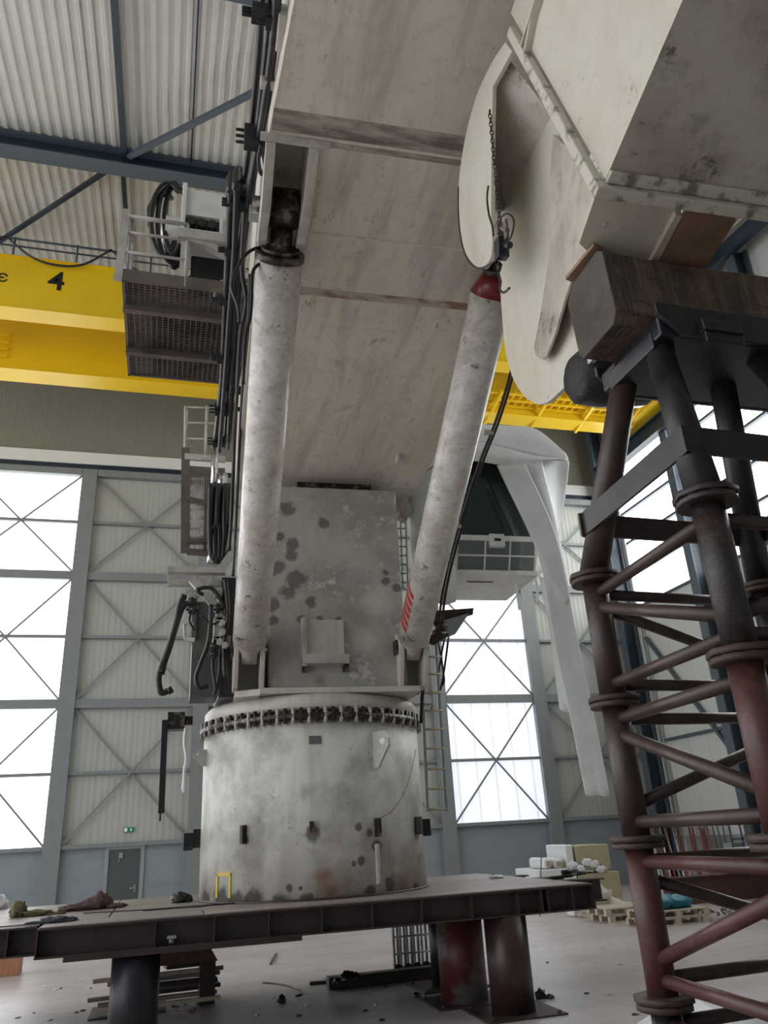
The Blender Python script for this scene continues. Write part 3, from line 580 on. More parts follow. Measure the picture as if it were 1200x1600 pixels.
# lower clevis plates on the kingpost foot
for A_ in (A1, A2):
    e0 = A_-D1*.16
    for s_ in (-1, 1):
        q = MB(); u_ = A_.x+s_*.185
        prof = [(kv+.02, 4.17), (-1.6, 4.17), (e0.y-.17, e0.z-.16), (e0.y-.19, e0.z), (e0.y-.12, e0.z+.15), (e0.y+.02, e0.z+.2), (kv+.02, e0.z+.25)] if ka < u_ < kb else [(-1.15, 4.17), (-1.6, 4.17), (e0.y-.17, e0.z-.16), (e0.y-.19, e0.z), (e0.y-.12, e0.z+.15), (e0.y+.02, e0.z+.2), (-1.15, e0.z+.25)]
        q.prism([W(u_-.035, a, c) for a, c in prof], UU*.07); build('foot_clevis_plate', q, 'cream', kp, bevel=.008)
    q = MB(); q.rod(W(A_.x-.26, e0.y, e0.z), W(A_.x+.26, e0.y, e0.z), .075); q.boxl(A_.x-.26, A_.x-.235, e0.y-.1, e0.y+.1, e0.z-.1, e0.z+.1); build('foot_pin', q, 'greasy', kp)
for e_ in ((A1.x-.26, ka+.01), (kb-.01, A2.x+.26)): q = MB(); q.boxl(*e_, -1.2, .5, 4.17, 5.3); build('kingpost_side_box', q, km, kp)

# hydraulic pipes along the left side of the boom
pp = -1.62
def PBH(x, y, h):
    '''point on a surface h above the boom underside (runs straight down behind the kingpost)'''
    if y <= 700: return PLANE(x, y, BP+BN*h, BN)
    return PLW(x, y, v=LOC(PLANE(x, 700, BP+BN*h, BN)).y)
def trace(mb, pts, r, h=.3):
    mb.tube([PBH(x, y, h) for x, y in pts], r); return mb
lines = [([(413, -60), (404, 90), (388, 240), (374, 330), (362, 420), (355, 520), (349, 600), (342, 690)], .034, 'pipe', .55),
         ([(424, -60), (418, 60), (398, 230), (381, 330), (368, 430), (361, 520), (356, 610), (351, 700)], .024, 'pipe', .4),
         ([(436, -60), (427, 70), (410, 190), (391, 300), (378, 400), (370, 500), (363, 600), (357, 700)], .042, 'pipe', .3),
         ([(361, 300), (356, 400), (351, 500), (346, 600), (335, 700)], .04, 'pipe', .35),
         ([(370, 295), (366, 400), (358, 500), (351, 600), (343, 705)], .034, 'black', .25),
         ([(383, 330), (378, 420), (385, 470), (376, 520), (371, 600), (366, 700), (362, 800), (358, 860)], .028, 'black', .15),
         ([(391, 430), (388, 500), (382, 560), (377, 640), (372, 740), (368, 830), (364, 900)], .024, 'pipe', .1)]
for pts, r, m_, h_ in lines:
    q = MB(); trace(q, pts, r, h=h_); build('hydraulic_pipe', q, m_, boom)
for x, y, w_, h_ in [(410, 22, .22, .16), (432, 30, .2, .2), (396, 215, .14, .3), (372, 318, .3, .16), (364, 392, .26, .1), (352, 470, .2, .1), (349, 560, .24, .14), (345, 640, .26, .2), (341, 690, .26, .18), (372, 610, .16, .1), (384, 640, .2, .08)]:
    p = LOC(PBH(x, y, .35)); q = MB(); h_ *= .8; q.boxl(p.x-.09, p.x+.11, p.y-.06, p.y+.06, p.z-h_/2, p.z+h_/2)
    for k in range(3): q.rod(W(p.x-.17, p.y, p.z-h_/2+h_*(k+.5)/3), W(p.x-.08, p.y, p.z-h_/2+h_*(k+.5)/3), .016, n=8)
    build('pipe_clamp', q, 'blacksteel', boom, bevel=.008)
for x, y in [(360, 297), (369, 291), (377, 296)]:
    p = LOC(PBH(x, y+14, .35)); q = MB(); q.rod(W(p.x, p.y, p.z), W(p.x, p.y, p.z+.3), .05); q.rod(W(p.x, p.y, p.z+.3), W(p.x, p.y, p.z+.36), .03); build('valve', q, 'pipe', boom)
for x, y, s_ in [(444, 45, .3), (417, 130, .1), (398, 328, .22)]:
    p = LOC(PBH(x, y, .3)); q = MB(); q.boxl(p.x-.06, p.x+.1, p.y-s_/2, p.y+s_/2, p.z-s_/3, p.z+s_/3); build('pipe_bracket', q, 'whitegrey', boom, bevel=.01)
q = MB(); trace(q, [(408, 225), (404, 250), (408, 272), (415, 262), (411, 240), (414, 228)], .02, h=.2); build('hose', q, 'black', boom)
# hoses feeding the left cylinder head
for pts in ([(424, 386), (400, 388), (382, 400), (368, 425), (362, 450), (372, 480), (374, 505)], [(432, 402), (410, 410), (395, 425), (393, 470), (390, 500), (383, 530), (380, 600)]):
    q = MB(); q.tube([PLW(x, y, v=pin.y+.4-.0*k) for k, (x, y) in enumerate(pts)], .018); build('cylinder_hose', q, 'black', c1)
# pipes along the right cylinder
for off in (0, 5):
    q = MB(); q.tube([PLW(x+off, y, v=-1.9-(1000-y)*.006) for x, y in [(803, 560), (790, 610), (772, 665), (752, 715), (735, 765), (715, 830), (700, 885), (690, 935), (686, 975)]], .02); build('cylinder_pipe', q, 'black', t2)
for x, y in ((766, 676), (716, 822)):
    q = MB(); p = PLW(x, y, v=-1.9-(1000-y)*.006); q.box(p.x-.1, p.x+.04, p.y-.03, p.y+.03, p.z-.03, p.z+.03); build('pipe_clamp', q, 'cream', t2)
q = MB(); q.rod(W(*(Bx-D1*.02)), W(*(Bx+D1*.2)), .255, .15, n=32); build('red_cap', q, 'redcap', t2)

# left service platform on the boom
Yp0, Yp1, zp = 8.5, 10.72, 8.9
a = PX(190, 437, Y=Yp0); xL, xR = -.83, .86
fr = MB(); fr.box(xL, xR, Yp0-.02, Yp0+.02, zp-.02, zp+.16); fr.box(xL, xL+.04, Yp0, Yp1, zp-.04, zp+.08); fr.box(xL, xR, Yp1-.04, Yp1, zp-.04, zp+.06)
for yy in (8.95, 9.95): fr.box(xL, xR, yy, yy+.09, zp-.12, zp-.02)
plat = build('service_platform', fr, 'grating', crane)
g = MB(); y_ = Yp0+.05
while y_ < Yp1: g.box(xL+.03, xR, y_, y_+.012, zp-.02, zp+.02); y_ += .055
x_ = xL+.05
while x_ < xR: g.box(x_, x_+.014, Yp0, Yp1, zp-.022, zp+.0); x_ += .075
build('floor_grating', g, 'grating', plat)
g = MB(); g.box(xL+.35, xR, 9.05, 10.65, zp+.022, zp+.035); build('floor_plate', g, 'grating', plat)
g = MB()
g.bar((xL-.05, Yp0, zp-.02), (xL-.02, Yp0, zp+1.15), .1, .05)
for X_, Y_ in ((xL+.05, Yp0+.05), (xL+.05, Yp0+.5), (-.05, Yp0)): g.rod((X_, Y_, zp), (X_, Y_, zp+1.05), .022)
for z_ in (.45, .78, 1.05):
    g.rod((xL, Yp0, zp+z_), (-.05, Yp0, zp+z_), .02 if z_ < 1 else .03); g.rod((xL, Yp0, zp+z_), (xL, Yp1, zp+z_), .02)
build('railing', g, 'whitegrey', plat)
# white valve box above the platform on a bracket with an arched gusset
def P8(x, y, Y=8.55): return PX(x, y, Y=Y)
a, c = P8(286, 290), P8(362, 345); q = MB(); q.box(a.x+.05, c.x+.2, 8.55, 9.2, c.z, a.z-.04); q.box(a.x, a.x+.06, 8.5, 9.25, c.z-.3, a.z+.02); q.box(a.x-.0, c.x+.2, 8.5, 9.25, c.z-.34, c.z-.28); q.box(a.x+.52, a.x+.56, 8.5, 9.2, c.z-.3, c.z)
vb = build('valve_box', q, 'white', plat, bevel=.01)
q = MB()
for k in range(3): q.rod((a.x+.14+k*.14, 8.5, c.z-.14), (a.x+.14+k*.14, 8.62, c.z-.14), .06)
q.box(a.x+.06, a.x+.52, 8.62, 9.1, c.z-.28, c.z); build('valve_bank', q, 'blacksteel', plat)
zt = c.z-.34
q = MB(); q.box(a.x-.02, c.x+.2, 8.45, 8.6, zt-.14, zt); q.box(a.x+.02, a.x+.14, 8.5, 8.6, zp, zt-.12)
pr_ = [(a.x+.02+.75*(1-math.cos(t_)), zt-.16-.42*(1-math.sin(t_))) for t_ in [PI/2-PI/2*k/8 for k in range(9)]]
pts = [(a.x+.02+.85*math.sin(PI/2*k/8), zt-.12-.55*(1-math.cos(PI/2*k/8))) for k in range(9)]
for (x0, z0), (x1, z1) in zip(pts[:-1], pts[1:]): q.bar((x0, 8.55, z0), (x1, 8.55, z1), .12, .09)
q.bar((a.x+.45, 8.55, zp+.02), (a.x+.85, 8.55, zt-.6), .1, .12)
build('support_bracket', q, 'whitegrey', plat)
q = MB(); q.box(a.x+.16, a.x+.9, 8.8, 9.4, zt-.78, zt-.14); build('dark_tank', q, 'blacksteel', plat, bevel=.02)
q = MB()
for k, (cx_, cy_, r1, r2) in enumerate([(262, 345, 26, 58), (268, 348, 22, 62), (275, 345, 18, 55), (256, 350, 20, 50), (272, 352, 14, 66)]):
    q.tube([PX(cx_+r1*math.cos(t_), cy_+r2*math.sin(t_), Y=8.7+.06*k) for t_ in [2*PI*j/14 for j in range(13)]], .035)
for k in range(5): q.tube([PX(270-k*3, 290+k*4, Y=8.8), PX(245-k*3, 300+k*5, Y=8.75), PX(233, 330+k*6, Y=8.7)], .016)
q.tube([PX(285, 380, Y=8.7), PX(283, 410, Y=8.7), PX(288, 430, Y=8.7), PX(278, 440, Y=8.7)], .03)
build('hose_bundle', q, 'black', plat)
q = MB(); p = PX(253, 372, Y=9.1); q.rod((p.x, 9.05, p.z), (p.x+.3, 9.1, p.z), .3, n=32); build('hose_reel', q, 'white', plat)

# rear access cage behind the crane on the left
def P12(x, y, Y=12.3): return PX(x, y, Y=Y)
g = MB()
def vbar(x0, y0, x1, y1, w, h=.05): g.bar(P12(x0, y0), P12(x1, y1), w, h, (0, 1, 0))
for y_ in (636, 660, 685): g.rod(P12(289, y_), P12(352, y_+2), .016)
g.rod(P12(290, 635), P12(289, 715), .025); g.rod(P12(323, 635), P12(321, 715), .022); g.rod(P12(292, 640), P12(289, 690), .02)
g.box(P12(288, 720).x, P12(352, 720).x, 12.25, 12.3, P12(300, 720).z, P12(300, 711).z)
rail = build('access_cage', g, 'whitegrey', crane)
g = MB(); vbar(290, 700, 289, 864, .14, .05); vbar(322, 745, 320, 862, .06); g.box(P12(288, 720).x, P12(352, 720).x, 12.3, 13.0, P12(300, 733).z, P12(300, 728).z)
for (xa, ya, xb, yb_) in ((292, 780, 330, 790), (292, 846, 325, 846), (292, 862, 325, 864)): g.bar(P12(xa, ya), P12(xb, yb_), .08, .12, (0, 1, 0))
build('cage_frame', g, 'grating', rail)
g = MB()
for k in range(12): g.rod(P12(296, 748+k*10), P12(327, 749+k*10), .006, n=6)
for k in range(8): g.rod(P12(297+k*3.6, 745), P12(296+k*3.6, 862), .006, n=6)
for y_ in (795, 810, 823, 838): g.rod(P12(294, y_), P12(327, y_), .018, n=8)
build('wire_mesh', g, 'whitegrey', rail)
# big hanging bundle of black hoses
g = MB()
for k in range(9):
    f = k/8; xa = 328+f*30
    g.tube([PX(xa+2, 757, Y=11.9+.1*(k % 3)), PX(xa, 800, Y=11.8+.1*(k % 3)), PX(xa, 840, Y=11.8+.1*(k % 2)), PX(330+f*24, 866+6*math.sin(f*PI), Y=11.8), PX(336+f*12, 878, Y=11.9)], .045)
build('hanging_hoses', g, 'black', crane)
for (x0, y0, x1, y1, r_) in ((336, 700, 334, 770, .06), (348, 742, 345, 765, .09), (331, 862, 330, 880, .07)): q = MB(); q.rod(PX(x0, y0, Y=12.1), PX(x1, y1, Y=12.1), r_); build('bright_tube', q, 'chrome', crane)
# bracket arm and machinery below
g = MB(); Yq = 11.5
g.bar(PX(262, 891, Y=Yq), PX(352, 893, Y=Yq), .09, .14, (0, 1, 0)); g.bar(PX(262, 911, Y=Yq+.3), PX(350, 912, Y=Yq+.3), .09, .12, (0, 1, 0)); g.bar(PX(263, 886, Y=Yq), PX(263, 916, Y=Yq), .03, .05, (0, 1, 0))
g.bar(PX(300, 905, Y=Yq), PX(352, 965, Y=Yq), .12, .1, (0, 1, 0)); g.bar(PX(330, 905, Y=Yq), PX(300, 940, Y=Yq), .06, .05, (0, 1, 0)); g.bar(PX(345, 888, Y=Yq+.1), PX(372, 850, Y=Yq+.1), .1, .08, (0, 1, 0))
arm = build('hose_bracket_arm', g, 'whitegrey', crane)
g = MB(); c0, c3 = PX(303, 940, Y=11.9), PX(352, 1090, Y=11.9); g.box(c0.x, c3.x, 11.9, 12.4, c3.z, c0.z); g.box(c0.x-.0, c0.x+.05, 11.85, 12.4, PX(303, 1000, Y=11.9).z, PX(303, 930, Y=11.9).z)
mp = build('machinery_panel', g, 'panelgrey', crane)
g = MB(); c0, c3 = PX(346, 900, Y=11.55), PX(366, 1088, Y=11.55); g.box(c0.x, c3.x, 11.6, 12.6, c3.z, c0.z); build('dark_cover', g, 'blacksteel', crane, bevel=.02)
g = MB()
for (x_, y_, w_, h_) in [(345, 982, .2, .34), (343, 960, .1, .2), (350, 972, .14, .1), (338, 1000, .1, .1), (352, 1000, .16, .12), (300, 935, .12, .12), (342, 925, .1, .1)]:
    p = PX(x_, y_, Y=11.4); g = MB(); g.box(p.x-w_/2, p.x+w_/2, 11.35, 11.6, p.z-h_/2, p.z+h_/2); build('valve_block', g, 'whitegrey', crane, bevel=.01)
for (x_, y_) in [(347, 975), (347, 990), (343, 1005), (351, 1010)]:
    p = PX(x_, y_, Y=11.3); g = MB(); g.rod((p.x, 11.2, p.z), (p.x, 11.4, p.z), .045); build('valve_knob', g, 'whitegrey', crane)
g = MB(); trace_ = lambda pts, r, Y: g.tube([PX(x, y, Y=Y) for x, y in pts], r)
trace_([(330, 945), (326, 1000), (312, 1040), (306, 1060), (312, 1075), (325, 1072)], .03, 11.3)
trace_([(336, 1000), (332, 1040), (338, 1080)], .02, 11.35); trace_([(352, 905), (356, 960), (350, 1010), (352, 1060)], .035, 11.3); trace_([(346, 1005), (342, 1060), (335, 1085)], .03, 11.4)
trace_([(318, 930), (308, 922), (322, 918), (334, 922), (345, 940), (355, 960)], .03, 11.3); trace_([(312, 950), (300, 955), (296, 970), (304, 985)], .016, 11.35); trace_([(312, 960), (330, 975), (345, 970)], .016, 11.3)
build('control_hoses', g, 'black', crane)
g = MB()
for (x_, y_) in [(300, 940), (297, 950), (303, 952), (335, 1010), (340, 950), (334, 1022)]:
    p = PX(x_, y_, Y=11.3); g = MB(); g.rod((p.x-.06, 11.3, p.z), (p.x+.07, 11.3, p.z), .045, n=10); g.rod((p.x, 11.3, p.z-.08), (p.x, 11.3, p.z+.06), .03, n=10); build('pipe_fitting', g, 'blacksteel', crane)
g = MB(); g.tube([PX(x, y, Y=11.4) for x, y in [(289, 975), (303, 974)]], .02); g.tube([PX(x, y, Y=11.4) for x, y in [(288, 975), (289, 999)]], .02); g.bar(PX(288, 998, Y=11.4), PX(304, 1000, Y=11.4), .05, .05); build('small_white_frame', g, 'white', crane)
# hanging hose pair at the far left
g = MB()
g.tube([PX(x, y, Y=11.3) for x, y in [(304, 942), (290, 944), (282, 955), (271, 990), (258, 1025), (249, 1052), (248, 1068), (252, 1082), (262, 1080), (269, 1076)]], .045)
g.tube([PX(x, y, Y=11.3) for x, y in [(288, 930), (281, 945), (276, 970), (266, 1005), (256, 1035), (253, 1048)]], .05)
g.rod(PX(262, 1081, Y=11.3), PX(269, 1077, Y=11.3), .05); g.rod(PX(249, 1048, Y=11.3), PX(258, 1050, Y=11.3), .045)
build('dangling_hose', g, 'black', crane)

# bracket with hanging black bar beside the pedestal
g = MB(); a, c = PX(262, 1114, Y=12.3), PX(288, 1140, Y=12.3); g.box(a.x, c.x, 12.2, 12.5, c.z, a.z); g.box(c.x, c.x+.12, 12.3, 12.4, c.z+.07, a.z-.05); br = build('side_bracket', g, 'greasy', crane, bevel=.008)
g = MB(); g.bar(PX(258, 1125, Y=12.2), PX(252, 1271, Y=12.2), .085, .05, (0, 1, 0)); g.rod(PX(250.5, 1268, Y=12.2), PX(250, 1283, Y=12.2), .014); build('hanging_bar', g, 'blacksteel', crane)
# ladder on the right of the pedestal
g = MB(); lv = .35
for x0, x1 in ((664, 668), (688, 697)): g.bar(PLW(x0-8, 1000, v=lv), PLW(x1, 1268, v=lv), .05, .03, (0, 1, 0))
lad = build('side_ladder', g, 'galv', crane)
g = MB()
for k, y_ in enumerate([1027, 1054, 1083, 1111, 1140, 1170, 1202, 1233, 1265]):
    f = (y_-1000)/268; g = MB(); g.rod(PLW(657+f*10, y_, v=lv), PLW(688+f*9, y_-1, v=lv), .02); build('rung', g, 'yellowrung', lad)

g = MB()
for pts in ([(655, 1005), (664, 1030), (660, 1085), (658, 1130)], [(665, 1005), (660, 1060), (652, 1085)]): g.tube([PLW(x, y, v=-.8) for x, y in pts], .03)
for pts in ([(694, 1000), (686, 1045), (684, 1085)], [(684, 1000), (694, 1060), (690, 1070)], [(701, 995), (692, 1060), (684, 1090)]): g.tube([PLW(x, y, v=.8) for x, y in pts], .02)
build('loose_hoses', g, 'black', crane)
# thin lead hanging down the pedestal
g = MB(); g.tube([CYL(x, y, R+.05) for x, y in [(650, 1170), (640, 1215), (628, 1245), (612, 1268), (596, 1277)]], .005, n=5); build('thin_lead', g, 'grating', crane)

# fittings between kingpost and cab
g = MB(); Yv = -.2
g.rod(PLW(632, 765, v=Yv), PLW(620, 800, v=Yv), .14); g.rod(PLW(640, 790, v=Yv), PLW(626, 812, v=Yv), .1); g.box(*[q for q in (PLW(618, 745, v=Yv).x, PLW(634, 745, v=Yv).x)], 12.6, 12.9, PLW(620, 800, v=Yv).z, PLW(620, 745, v=Yv).z)
build('swivel_fitting', g, 'cream', crane)
g = MB(); g.bar(PLW(625, 800, v=.2), PLW(629, 920, v=.2), .03, .03, (0, 1, 0)); g.bar(PLW(633, 800, v=.2), PLW(637, 920, v=.2), .03, .03, (0, 1, 0))
for y_ in range(812, 920, 14): g.rod(PLW(619, y_, v=.2), PLW(634, y_, v=.2), .014)
build('inner_ladder', g, 'galv', crane)
# cab
vf = -.75
q0 = PL(712, 842, v=vf); q1 = PL(842, 850, v=vf); qt = PL(760, 700, v=vf); zs = PL(740, 838, v=vf).z; zbm = PL(740, 893, v=vf+.22).z
uL, uR = q0.x+.0, q1.x
cab = MB(); ztop = qt.z+.35; vr = vf+1.75
cab.boxl(uL+.03, uR-.03, vf+.25, vr, zbm+.02, ztop)          # shell
cab.boxl(uL, uR, vf+.2, vr+.05, zbm-.06, zbm+.03)
cab.boxl(uL, uR, vf, vf+.3, zs-.07, zs+.03)
for u_ in (uL+.04, uR-.04): cab.boxl(u_-.05, u_+.05, vf, vf+.27, zs, ztop)
cab.boxl(uL, uR, vf, vf+.3, ztop-.1, ztop)
for u_ in (uL+.02, uR-.06): cab.prism([W(u_, vf+.02, zs-.06), W(u_, vf+.26, zbm), W(u_, vf+.3, zbm+.1), W(u_, vf+.3, zs)], UU*.05)
cb = build('cab_body', cab, 'white', crane, bevel=.01)
g = MB(); g.boxl(uL+.09, uR-.09, vf+.04, vf+.06, zs+.03, ztop-.1); build('front_window', g, 'glass', cb)
g = MB(); g.prism([W(uL+.06, vf+.03, zs-.07), W(uR-.06, vf+.03, zs-.07), W(uR-.06, vf+.25, zbm+.03), W(uL+.06, vf+.25, zbm+.03)], VV*.02); build('lower_window', g, 'glass2', cb)
g = MB()
for f in (.36, .66): g.bar(W(uL+(uR-uL)*f, vf+.02, zs-.06), W(uL+(uR-uL)*f, vf+.25, zbm+.02), .03, .02)
g.bar(W(uL+.06, vf+.13, (zs+zbm)/2-.02), W(uR-.06, vf+.13, (zs+zbm)/2-.02), .03, .03); build('window_bars', g, 'white', cb)
g = MB(); g.boxl(uL+.62, uL+.9, vf-.06, vf+.04, zs-.2, zs+.04); wl = build('lamp_housing', g, 'white', cb, bevel=.01)
g = MB(); g.boxl(uL+.7, uL+.82, vf-.07, vf-.055, zs-.1, zs-.05); build('lamp_slot', g, 'blacksteel', cb)
g = MB(); g.boxl(uL+.35, uL+.85, vf+.6, vf+.62, zbm-.075, zbm-.055); build('floor_seam', g, 'blacksteel', cb)
g = MB(); g.prism([W(uL-.02, vf+.05, zs-.5), W(uL-.02, vf+.0, zs+.1), W(uL-.02, vf+.5, zs+.1), W(uL-.02, vf+.5, zs-.5)], -UU*.1); build('cab_side_box', g, 'white', cb)
# red-brown maintenance step under the cab
g = MB(); g.hexa([PLW(672, 955, v=-.5), PLW(740, 950, v=-.5), PLW(742, 958, v=-.5)+V((0, .1, 0)), PLW(672, 972, v=-.5)+V((0, .1, 0)), PLW(672, 950, v=-.5)+V((0, .9, .03)), PLW(740, 946, v=-.5)+V((0, .9, .03)), PLW(740, 950, v=-.5)+V((0, 1, .03)), PLW(672, 960, v=-.5)+V((0, 1, .03))]); build('cab_step', g, 'legred', crane)
g = MB(); g.prism([PLW(680, 973, v=-.45), PLW(733, 958, v=-.45), PLW(712, 990, v=-.45), PLW(680, 1004, v=-.45)], VV*.06); build('step_bracket', g, 'galv', crane)
g = MB()
for (x_, y_, r_) in [(683, 968, .1), (690, 978, .08), (686, 992, .1), (677, 1000, .08), (694, 990, .06)]:
    p = PLW(x_, y_, v=-.9); g.rod(p-V((r_, 0, 0)), p+V((r_, 0, 0)), r_*.8, n=10); g.rod(p-V((0, 0, r_)), p+V((0, 0, r_)), r_*.6, n=10)
build('grease_pump', g, 'greasy', crane)

# ---- tarpaulin over the cab (rests on it)
tp = thing('tarpaulin', 'pale grey tarpaulin draped over the crane cab with long tails hanging down on the right', 'tarpaulin', W(uR, vf, ztop))
def sheet(rows, th=.015, name='tarp_sheet', sub=3):
    """rows of control points (world), smooth skin through them"""
    def cr_(P, t):
        n_ = len(P)-1; i = min(int(t*n_), n_-1); f = t*n_-i; p0, p1, p2, p3 = P[max(i-1, 0)], P[i], P[i+1], P[min(i+2, n_)]
        return .5*((2*p1)+(p2-p0)*f+(2*p0-5*p1+4*p2-p3)*f*f+(3*p1-p0-3*p2+p3)*f**3)
    nu = (len(rows[0])-1)*sub*2+1; nv = (len(rows)-1)*sub*2+1
    R_ = [[cr_([V(p) for p in row], j/(nu-1)) for j in range(nu)] for row in rows]
    G = [[cr_([r_[j] for r_ in R_], i/(nv-1)) for j in range(nu)] for i in range(nv)]
    mb = MB(); mb.add([p for r_ in G for p in r_], [(i*nu+j, i*nu+j+1, (i+1)*nu+j+1, (i+1)*nu+j) for i in range(nv-1) for j in range(nu-1)], True)
    o = build(name, mb, 'tarp', tp); s_ = o.modifiers.new('s', 'SOLIDIFY'); s_.thickness = th; return o
def T(x, y, v): return PLW(x, y, v=v)
# canopy hood over the front
sheet([[T(640, 722, -.2), T(680, 692, -.5), T(700, 688, -.75), T(740, 690, -.85), T(790, 700, -.9), T(840, 712, -.85), T(888, 716, -.7)],
       [T(652, 700, -.1), T(682, 674, -.3), T(715, 665, -.5), T(745, 664, -.6), T(790, 666, -.6), T(838, 672, -.5), T(884, 708, -.5)],
       [T(662, 700, .6), T(690, 672, .7), T(715, 668, .8), T(745, 668, .8), T(790, 670, .8), T(836, 676, .8), T(880, 706, .7)]], name='hood')
sheet([[T(640, 722, -.2), T(680, 692, -.5), T(700, 688, -.75), T(740, 690, -.85), T(790, 700, -.9), T(840, 712, -.85), T(888, 716, -.7)],
       [T(638, 740, -.2), T(676, 710, -.5), T(706, 702, -.8), T(738, 706, -.95), T(788, 714, -1.05), T(836, 716, -.98), T(888, 720, -.75)],
       [T(636, 756, -.15), T(672, 730, -.5), T(700, 722, -.8), T(738, 720, -.95), T(790, 727, -1.05), T(826, 724, -.98), T(884, 716, -.8)]], name='hood_skirt')
# left curtain beside the cab
sheet([[T(636, 745, -.1), T(658, 715, -.3), T(678, 700, -.5), T(700, 700, -.7)], [T(638, 800, -.1), T(656, 790, -.3), T(672, 790, -.45), T(694, 780, -.7)], [T(643, 860, -.05), T(660, 880, -.3), T(690, 870, -.5), T(712, 850, -.7)], [T(650, 900, 0), T(675, 930, -.3), T(690, 945, -.5), T(712, 940, -.6)]], name='left_curtain')
# rear right fold
sheet([[T(846, 720, -.75), T(870, 712, -.6), T(889, 722, -.5)], [T(850, 760, -.7), T(868, 755, -.5), T(885, 760, -.4)], [T(860, 800, -.7), T(868, 805, -.5), T(878, 800, -.4)], [T(866, 830, -.7), T(868, 835, -.6), T(870, 832, -.5)]], name='rear_fold')
# long front tail, one strip narrowing and widening again
Ls = [(776, 727), (795, 767), (814, 806), (836, 855), (848, 895), (858, 950), (872, 1030), (885, 1090), (900, 1165), (915, 1242)]
Rs = [(847, 720), (857, 762), (868, 806), (878, 855), (886, 900), (896, 965), (911, 1035), (924, 1095), (939, 1170), (953, 1243)]
rows_ = []
for k, (l_, r_) in enumerate(zip(Ls, Rs)):
    row = []
    for f, dv in ((0, 0), (.3, -.05), (.55, -.03), (.8, -.05), (1, 0)):
        row.append(T(l_[0]+(r_[0]-l_[0])*f, l_[1]+(r_[1]-l_[1])*f+(2 if f in (.3, .8) else 0), -1.0+dv*(1.2 if k < 5 else .35)))
    rows_.append(row)
sheet(rows_, name='long_tail', sub=2)
sheet([[T(778, 727, -1.12), T(800, 727, -1.16), T(820, 726, -1.14)], [T(812, 800, -1.13), T(828, 790, -1.17), T(848, 785, -1.16)], [T(846, 870, -1.13), T(860, 860, -1.18), T(872, 850, -1.16)], [T(884, 946, -1.13), T(886, 944, -1.14), T(890, 942, -1.14)]], name='front_fold')
sheet([[T(842, 900, -.8), T(853, 905, -.85), T(866, 912, -.8)], [T(858, 980, -.8), T(866, 985, -.86), T(876, 990, -.8)], [T(875, 1108, -.8), T(882, 1112, -.86), T(891, 1113, -.8)]], name='inner_tail')
for x0, y0, x1, y1 in ((806, 912, 812, 953), (838, 905, 840, 938)):
    g = MB(); g.bar(T(x0, y0, -.4), T(x1, y1, -.4), .05, .01, (0, 1, 0)); build('loose_strap', g, 'tarp', tp)
# ================================================================== STEEL PLATFORM UNDER THE CRANE
tb = thing('steel_platform', 'dark rusty steel beam platform on round legs carrying the pedestal crane', 'platform', (2.2, 11.8, 0))
ZT, ZBm = 1.39, 1.09
def hbeam(x0, x1, yc, w=.3, stiff=None, z1=ZT, z0=ZBm, ends=True):
    b = MB(); b.box(x0, x1, yc-w/2, yc+w/2, z1-.02, z1); b.box(x0, x1, yc-w/2, yc+w/2, z0, z0+.02); b.box(x0, x1, yc-.008, yc+.008, z0, z1)
    o = build('beam', b, 'rustdark', tb)
    for X in (stiff or [x0+.8*k for k in range(int((x1-x0)/.8)+1)]):
        s = MB(); s.box(X-.008, X+.008, yc-w/2+.005, yc+w/2-.005, z0+.018, z1-.018); build('stiffener', s, 'rustdark', o)
    return o
stf = [PX(x, 1440, Y=10.33).x for x in (146, 243, 335, 420, 503, 582, 660, 739, 812, 850)]
hbeam(-1.25, 4.95, 10.45, stiff=[-1.24]+stf[1:]+[4.94])
hbeam(-3.2, -1.3, 10.85, stiff=[-3.1, -2.2, -1.6])
hbeam(4.97, 5.62, 10.45, stiff=[5.3, 5.61])
hbeam(-3.2, 6.3, 11.35); hbeam(-3.2, 6.2, 12.3); hbeam(-3.0, 6.0, 13.3); hbeam(-3.0, 5.8, 14.3)
def plate(x0, x1, y0, y1, z=ZT): b = MB(); b.box(x0, x1, y0, y1, z, z+.012); build('deck_plate', b, 'deck', tb)
plate(-1.23, .55, 10.32, 11.0); plate(-3.2, -.55, 11.02, 12.4); plate(-.53, 5.6, 11.02, 14.5) ; plate(.57, 3.2, 10.33, 11.0); plate(3.22, 5.58, 10.32, 11.0); plate(-3.1, -.55, 12.42, 14.5)
b = MB(); b.box(-.15, 1.1, 11.6, 11.64, ZT+.012, ZT+.03); b.bar((-.9, 12.0, ZT+.015), (.6, 11.5, ZT+.015), .04, .02); build('weld_strip', b, 'blacksteel', tb)
b = MB(); b.box(-.95, 1.7, 10.31, 10.34, 1.04, 1.09); build('lower_packing', b, 'rustdark', tb)
b = MB(); p = PX(268, 1470, Y=10.3); b.rod((p.x, 10.36, p.z-.03), (p.x, 10.36, p.z+.02), .03); b.box(p.x-.05, p.x+.05, 10.3, 10.42, p.z+.02, p.z+.05); build('beam_clamp', b, 'galv', tb)
legs = [(-.18, 10.62, .27, 'legdark', 'blue-black painted front left leg'), (4.40, 10.55, .275, 'legred', 'dark red front right leg'), (4.12, 11.55, .32, 'leggrey', 'red and grey middle right leg'), (4.30, 12.75, .24, 'legdark', 'narrow black rear right leg'), (-.3, 13.6, .27, 'legdark', None)]
